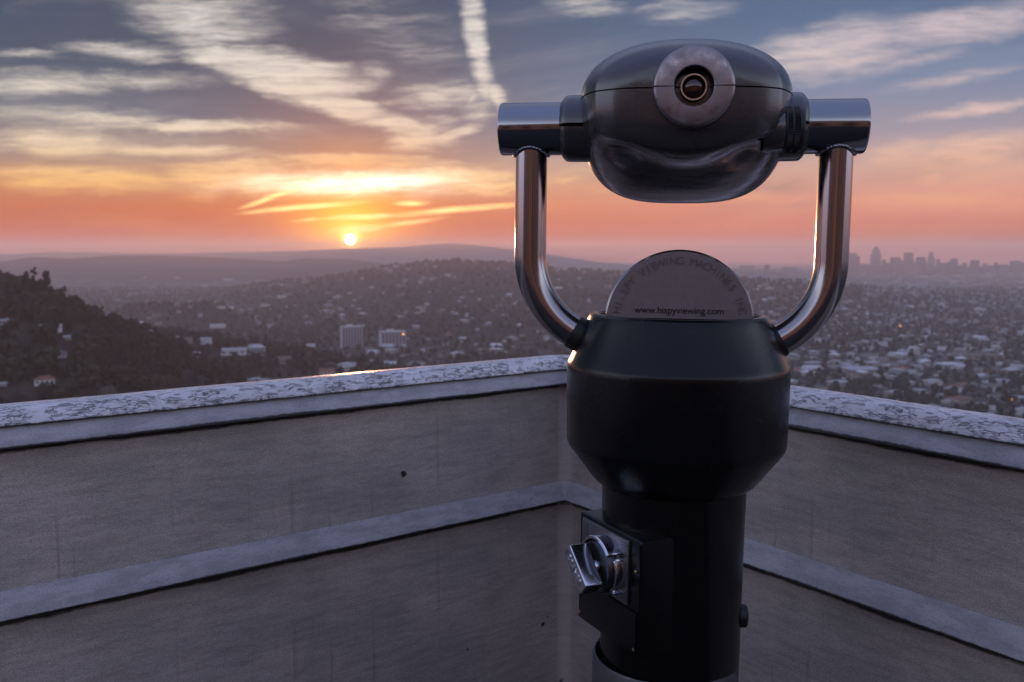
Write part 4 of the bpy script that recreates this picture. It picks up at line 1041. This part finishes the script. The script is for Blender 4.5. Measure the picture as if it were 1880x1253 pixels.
# --- the two apartment slabs in the middle distance
conc = plain('pale_concrete', (.26, .25, .255, 1), .85, .2, .1); concl = plain('light_concrete', (.46, .44, .44, 1), .85, .15, .1)
strip_m = paint('dark_window_strip', (.05, .05, .06, 1), .25, grain=0)
warm = glow('sun_glint_pane', (1.0, .32, .08, 1), 2.2)  # glowing pane stands in for the sun's glint on the glass
for px0, px1, ytop, ybase, lab in ((622, 667, 600, 646, 'pale apartment slab left of its twin, partly behind trees, in mid valley'), (692, 748, 609, 652, 'pale apartment slab with an orange sun glint on a window, right of its twin in mid valley')):
    y_ = 1950.0; Ua, Va = ray(px0, ytop); Ub, Vb = ray(px1, ytop); k = (Ub-Ua)*y_
    x_ = (Ua+Ub)/2*y_; zt = Va*y_; zg = terr1(x_, y_); hh = zt-zg
    b = empty('apartment_block', (x_, y_, zg+EYE), .35); tag(b, lab, 'apartment block', 'twin apartment slabs')
    Wd, Dp = k*.80, k*.42
    bm = bmesh.new(); box(bm, (0, 0, hh/2-2), (Wd, Dp, hh+4)); obj('wall', bm, conc, b)
    bm = bmesh.new(); box(bm, (0, 0, hh+.6), (Wd+1.2, Dp+1.2, 1.1)); rf = obj('roof', bm, concl, b)
    bm = bmesh.new(); box(bm, (-Wd*.08, 0, hh+3), (Wd*.3, Dp*.5, 3.8)); obj('lift_housing', bm, concl, rf)
    nb = 7
    for q in range(nb):
        xx = -Wd/2+Wd*(q+.5)/nb; bm = bmesh.new(); box(bm, (xx, -Dp/2-.05, hh/2), (Wd/nb*.5, .3, hh-4)); obj('window_strip', bm, strip_m, b)
    for q in (-1, 1):
        bm = bmesh.new(); box(bm, (q*(Wd/2+.5), 0, hh/2-1), (1.0, Dp*.96, hh)); obj('end_wall', bm, concl, b)
    if px0 > 650:
        bm = bmesh.new(); box(bm, (Wd*.40, -Dp/2-.4, hh-5), (4.5, .5, 3.5)); obj('sun_glint_pane', bm, warm, b)

# --- skyline
tower_ms = [plain('tower_stone', (.15, .14, .15, 1), .9, .15, .02), plain('tower_glass', (.08, .085, .10, 1), .9, .15, .02), plain('tower_dark', (.10, .095, .10, 1), .9, .15, .02)]
for m_ in tower_ms: m_.node_tree.nodes['Principled BSDF'].inputs['Specular IOR Level'].default_value = .1
def tower(tiers, Y_, mi, label, spire=None, name='office_tower'):
    xs = [(a+b)/2 for a, b, _ in tiers]; U0, _ = ray(sum(xs)/len(xs), 500); gz = terr1(U0*Y_, Y_)
    e = empty(name, (U0*Y_, Y_, gz+EYE), 0); tag(e, label, 'skyscraper' if name == 'office_tower' else 'building', 'office towers of the distant skyline')
    prev = -4.0
    for q, (a, b, top) in enumerate(tiers):
        Ua, Vt = ray(a, top); Ub, _ = ray(b, top); h = Vt*Y_-gz; w = (Ub-Ua)*Y_; xc = ((Ua+Ub)/2-U0)*Y_
        bm = bmesh.new(); box(bm, (xc, q*.7, (h+prev)/2), (w, min(w, 60)*.9, max(h-prev, 1))); obj('shaft' if q == 0 else 'setback', bm, tower_ms[mi], e); prev = h
    if spire:
        Us, Vs = ray(spire[0], spire[1]); h = Vs*Y_-gz; bm = bmesh.new()
        lathe(bm, [(7, prev), (5, prev+(h-prev)*.5), (1.5, h)], 12, org=((Us-U0)*Y_, 0, 0)); obj('spire', bm, tower_ms[mi], e)
    return e
TW = [
    ([(1550, 1577, 470), (1553, 1571, 465)], 1, 'wide slab tower at the left end of the skyline', None),
    ([(1580, 1596, 485)], 0, 'low square tower just left of the tallest skyline tower', None),
    ([(1594, 1619, 487), (1600, 1616, 467), (1603, 1614, 458), (1605, 1612, 454)], 0, 'tallest skyline tower with stepped crown', (1608.5, 450.5)),
    ([(1625, 1637, 483)], 2, 'narrow low tower right of the tallest tower', None),
    ([(1637, 1651, 473)], 1, 'plain tower second right of the tallest tower', None),
    ([(1654, 1676, 478), (1662, 1675, 464)], 2, 'tower with a raised right half in mid skyline', None),
    ([(1684, 1697, 472)], 1, 'plain slim slab right of mid skyline', None),
    ([(1702, 1719, 490), (1705, 1715, 472), (1707, 1713, 463)], 0, 'slender stepped tower right of mid skyline', None),
    ([(1726, 1740, 483)], 2, 'squat tower right of the slender stepped tower', None),
    ([(1746, 1765, 488), (1748, 1757, 475)], 1, 'tower with a low right shoulder near the right frame', None),
    ([(1764, 1780, 491)], 0, 'low wide block between two skyline towers at right', None),
    ([(1783, 1804, 490), (1784, 1796, 478)], 1, 'curved-looking tower with stepped right side', None),
    ([(1811, 1824, 489)], 2, 'small dark tower far right in the skyline', None),
    ([(1832, 1848, 486)], 0, 'pale broad tower far right in the skyline', None),
    ([(1857, 1871, 479)], 1, 'tower second from the right frame edge', None),
    ([(1876, 1900, 482)], 0, 'tower cut by the right frame edge', None),
    ([(1566, 1575, 478)], 2, 'narrow block just right of the left-end slab tower', None),
    ([(1620, 1626, 477)], 1, 'very slim tower close to the right side of the tallest tower', None),
    ([(1678, 1685, 481)], 0, 'thin low tower right of the tower with raised half', None),
    ([(1698, 1702, 484), (1699, 1701, 479)], 2, 'needle-thin tower beside the slender stepped tower', None),
    ([(1720, 1725, 476)], 1, 'slim tower just right of the slender stepped tower', None),
    ([(1741, 1746, 480)], 0, 'slim tower between the squat tower and the shouldered tower', None),
    ([(1768, 1774, 483)], 2, 'narrow tower rising from the low block at right', None),
    ([(1806, 1811, 484)], 0, 'thin tower right of the stepped curved-looking tower', None),
    ([(1826, 1831, 482)], 1, 'thin tower left of the pale broad tower', None),
    ([(1850, 1856, 488)], 2, 'low slim tower right of the pale broad tower', None),
    ([(1360, 1384, 488)], 0, 'low block on the horizon inside the yoke', None),
    ([(1404, 1412, 486)], 2, 'slim tower on the horizon left of the right yoke tube', None),
    ([(1438, 1462, 491)], 0, 'low wide block on the horizon just left of the right yoke tube', None),
]
for tiers, mi, lab, sp in TW: tower(tiers, 8000.0+random.uniform(-150, 250), mi, lab, sp)

# --- a few lit street lamps
lampm = glow('sodium_lamp', (1.0, .36, .10, 1), 1.8); pole_m = plain('lamp_pole', (.12, .12, .12, 1))
for px_, py_, rad, lab in ((1653, 599, 2.3, 'lit orange street lamp out in the basin'), (1858, 734, .8, 'lit orange street lamp above the right parapet near the frame edge'), ):
    U_, V_ = ray(px_, py_); yy_ = np.linspace(500, 7000, 4000); zz_ = terr(U_*yy_, yy_)+9; k = np.where(V_*yy_ < zz_)[0][0]; y_ = float(yy_[k]); z_ = terr1(U_*y_, y_)
    e = empty('street_lamp', (U_*y_, y_, z_+EYE)); tag(e, lab, 'street lamp', 'lit street lamps in the valley')
    bm = bmesh.new(); lathe(bm, [(.16, -1), (.09, 9)], 8); obj('pole', bm, pole_m, e)
    bm = bmesh.new(); bmesh.ops.create_icosphere(bm, subdivisions=2, radius=rad, matrix=Matrix.Translation((0, 0, 9.4))); obj('lamp_head', bm, lampm, e)
print('trees', len(tx), 'houses', len(hx))
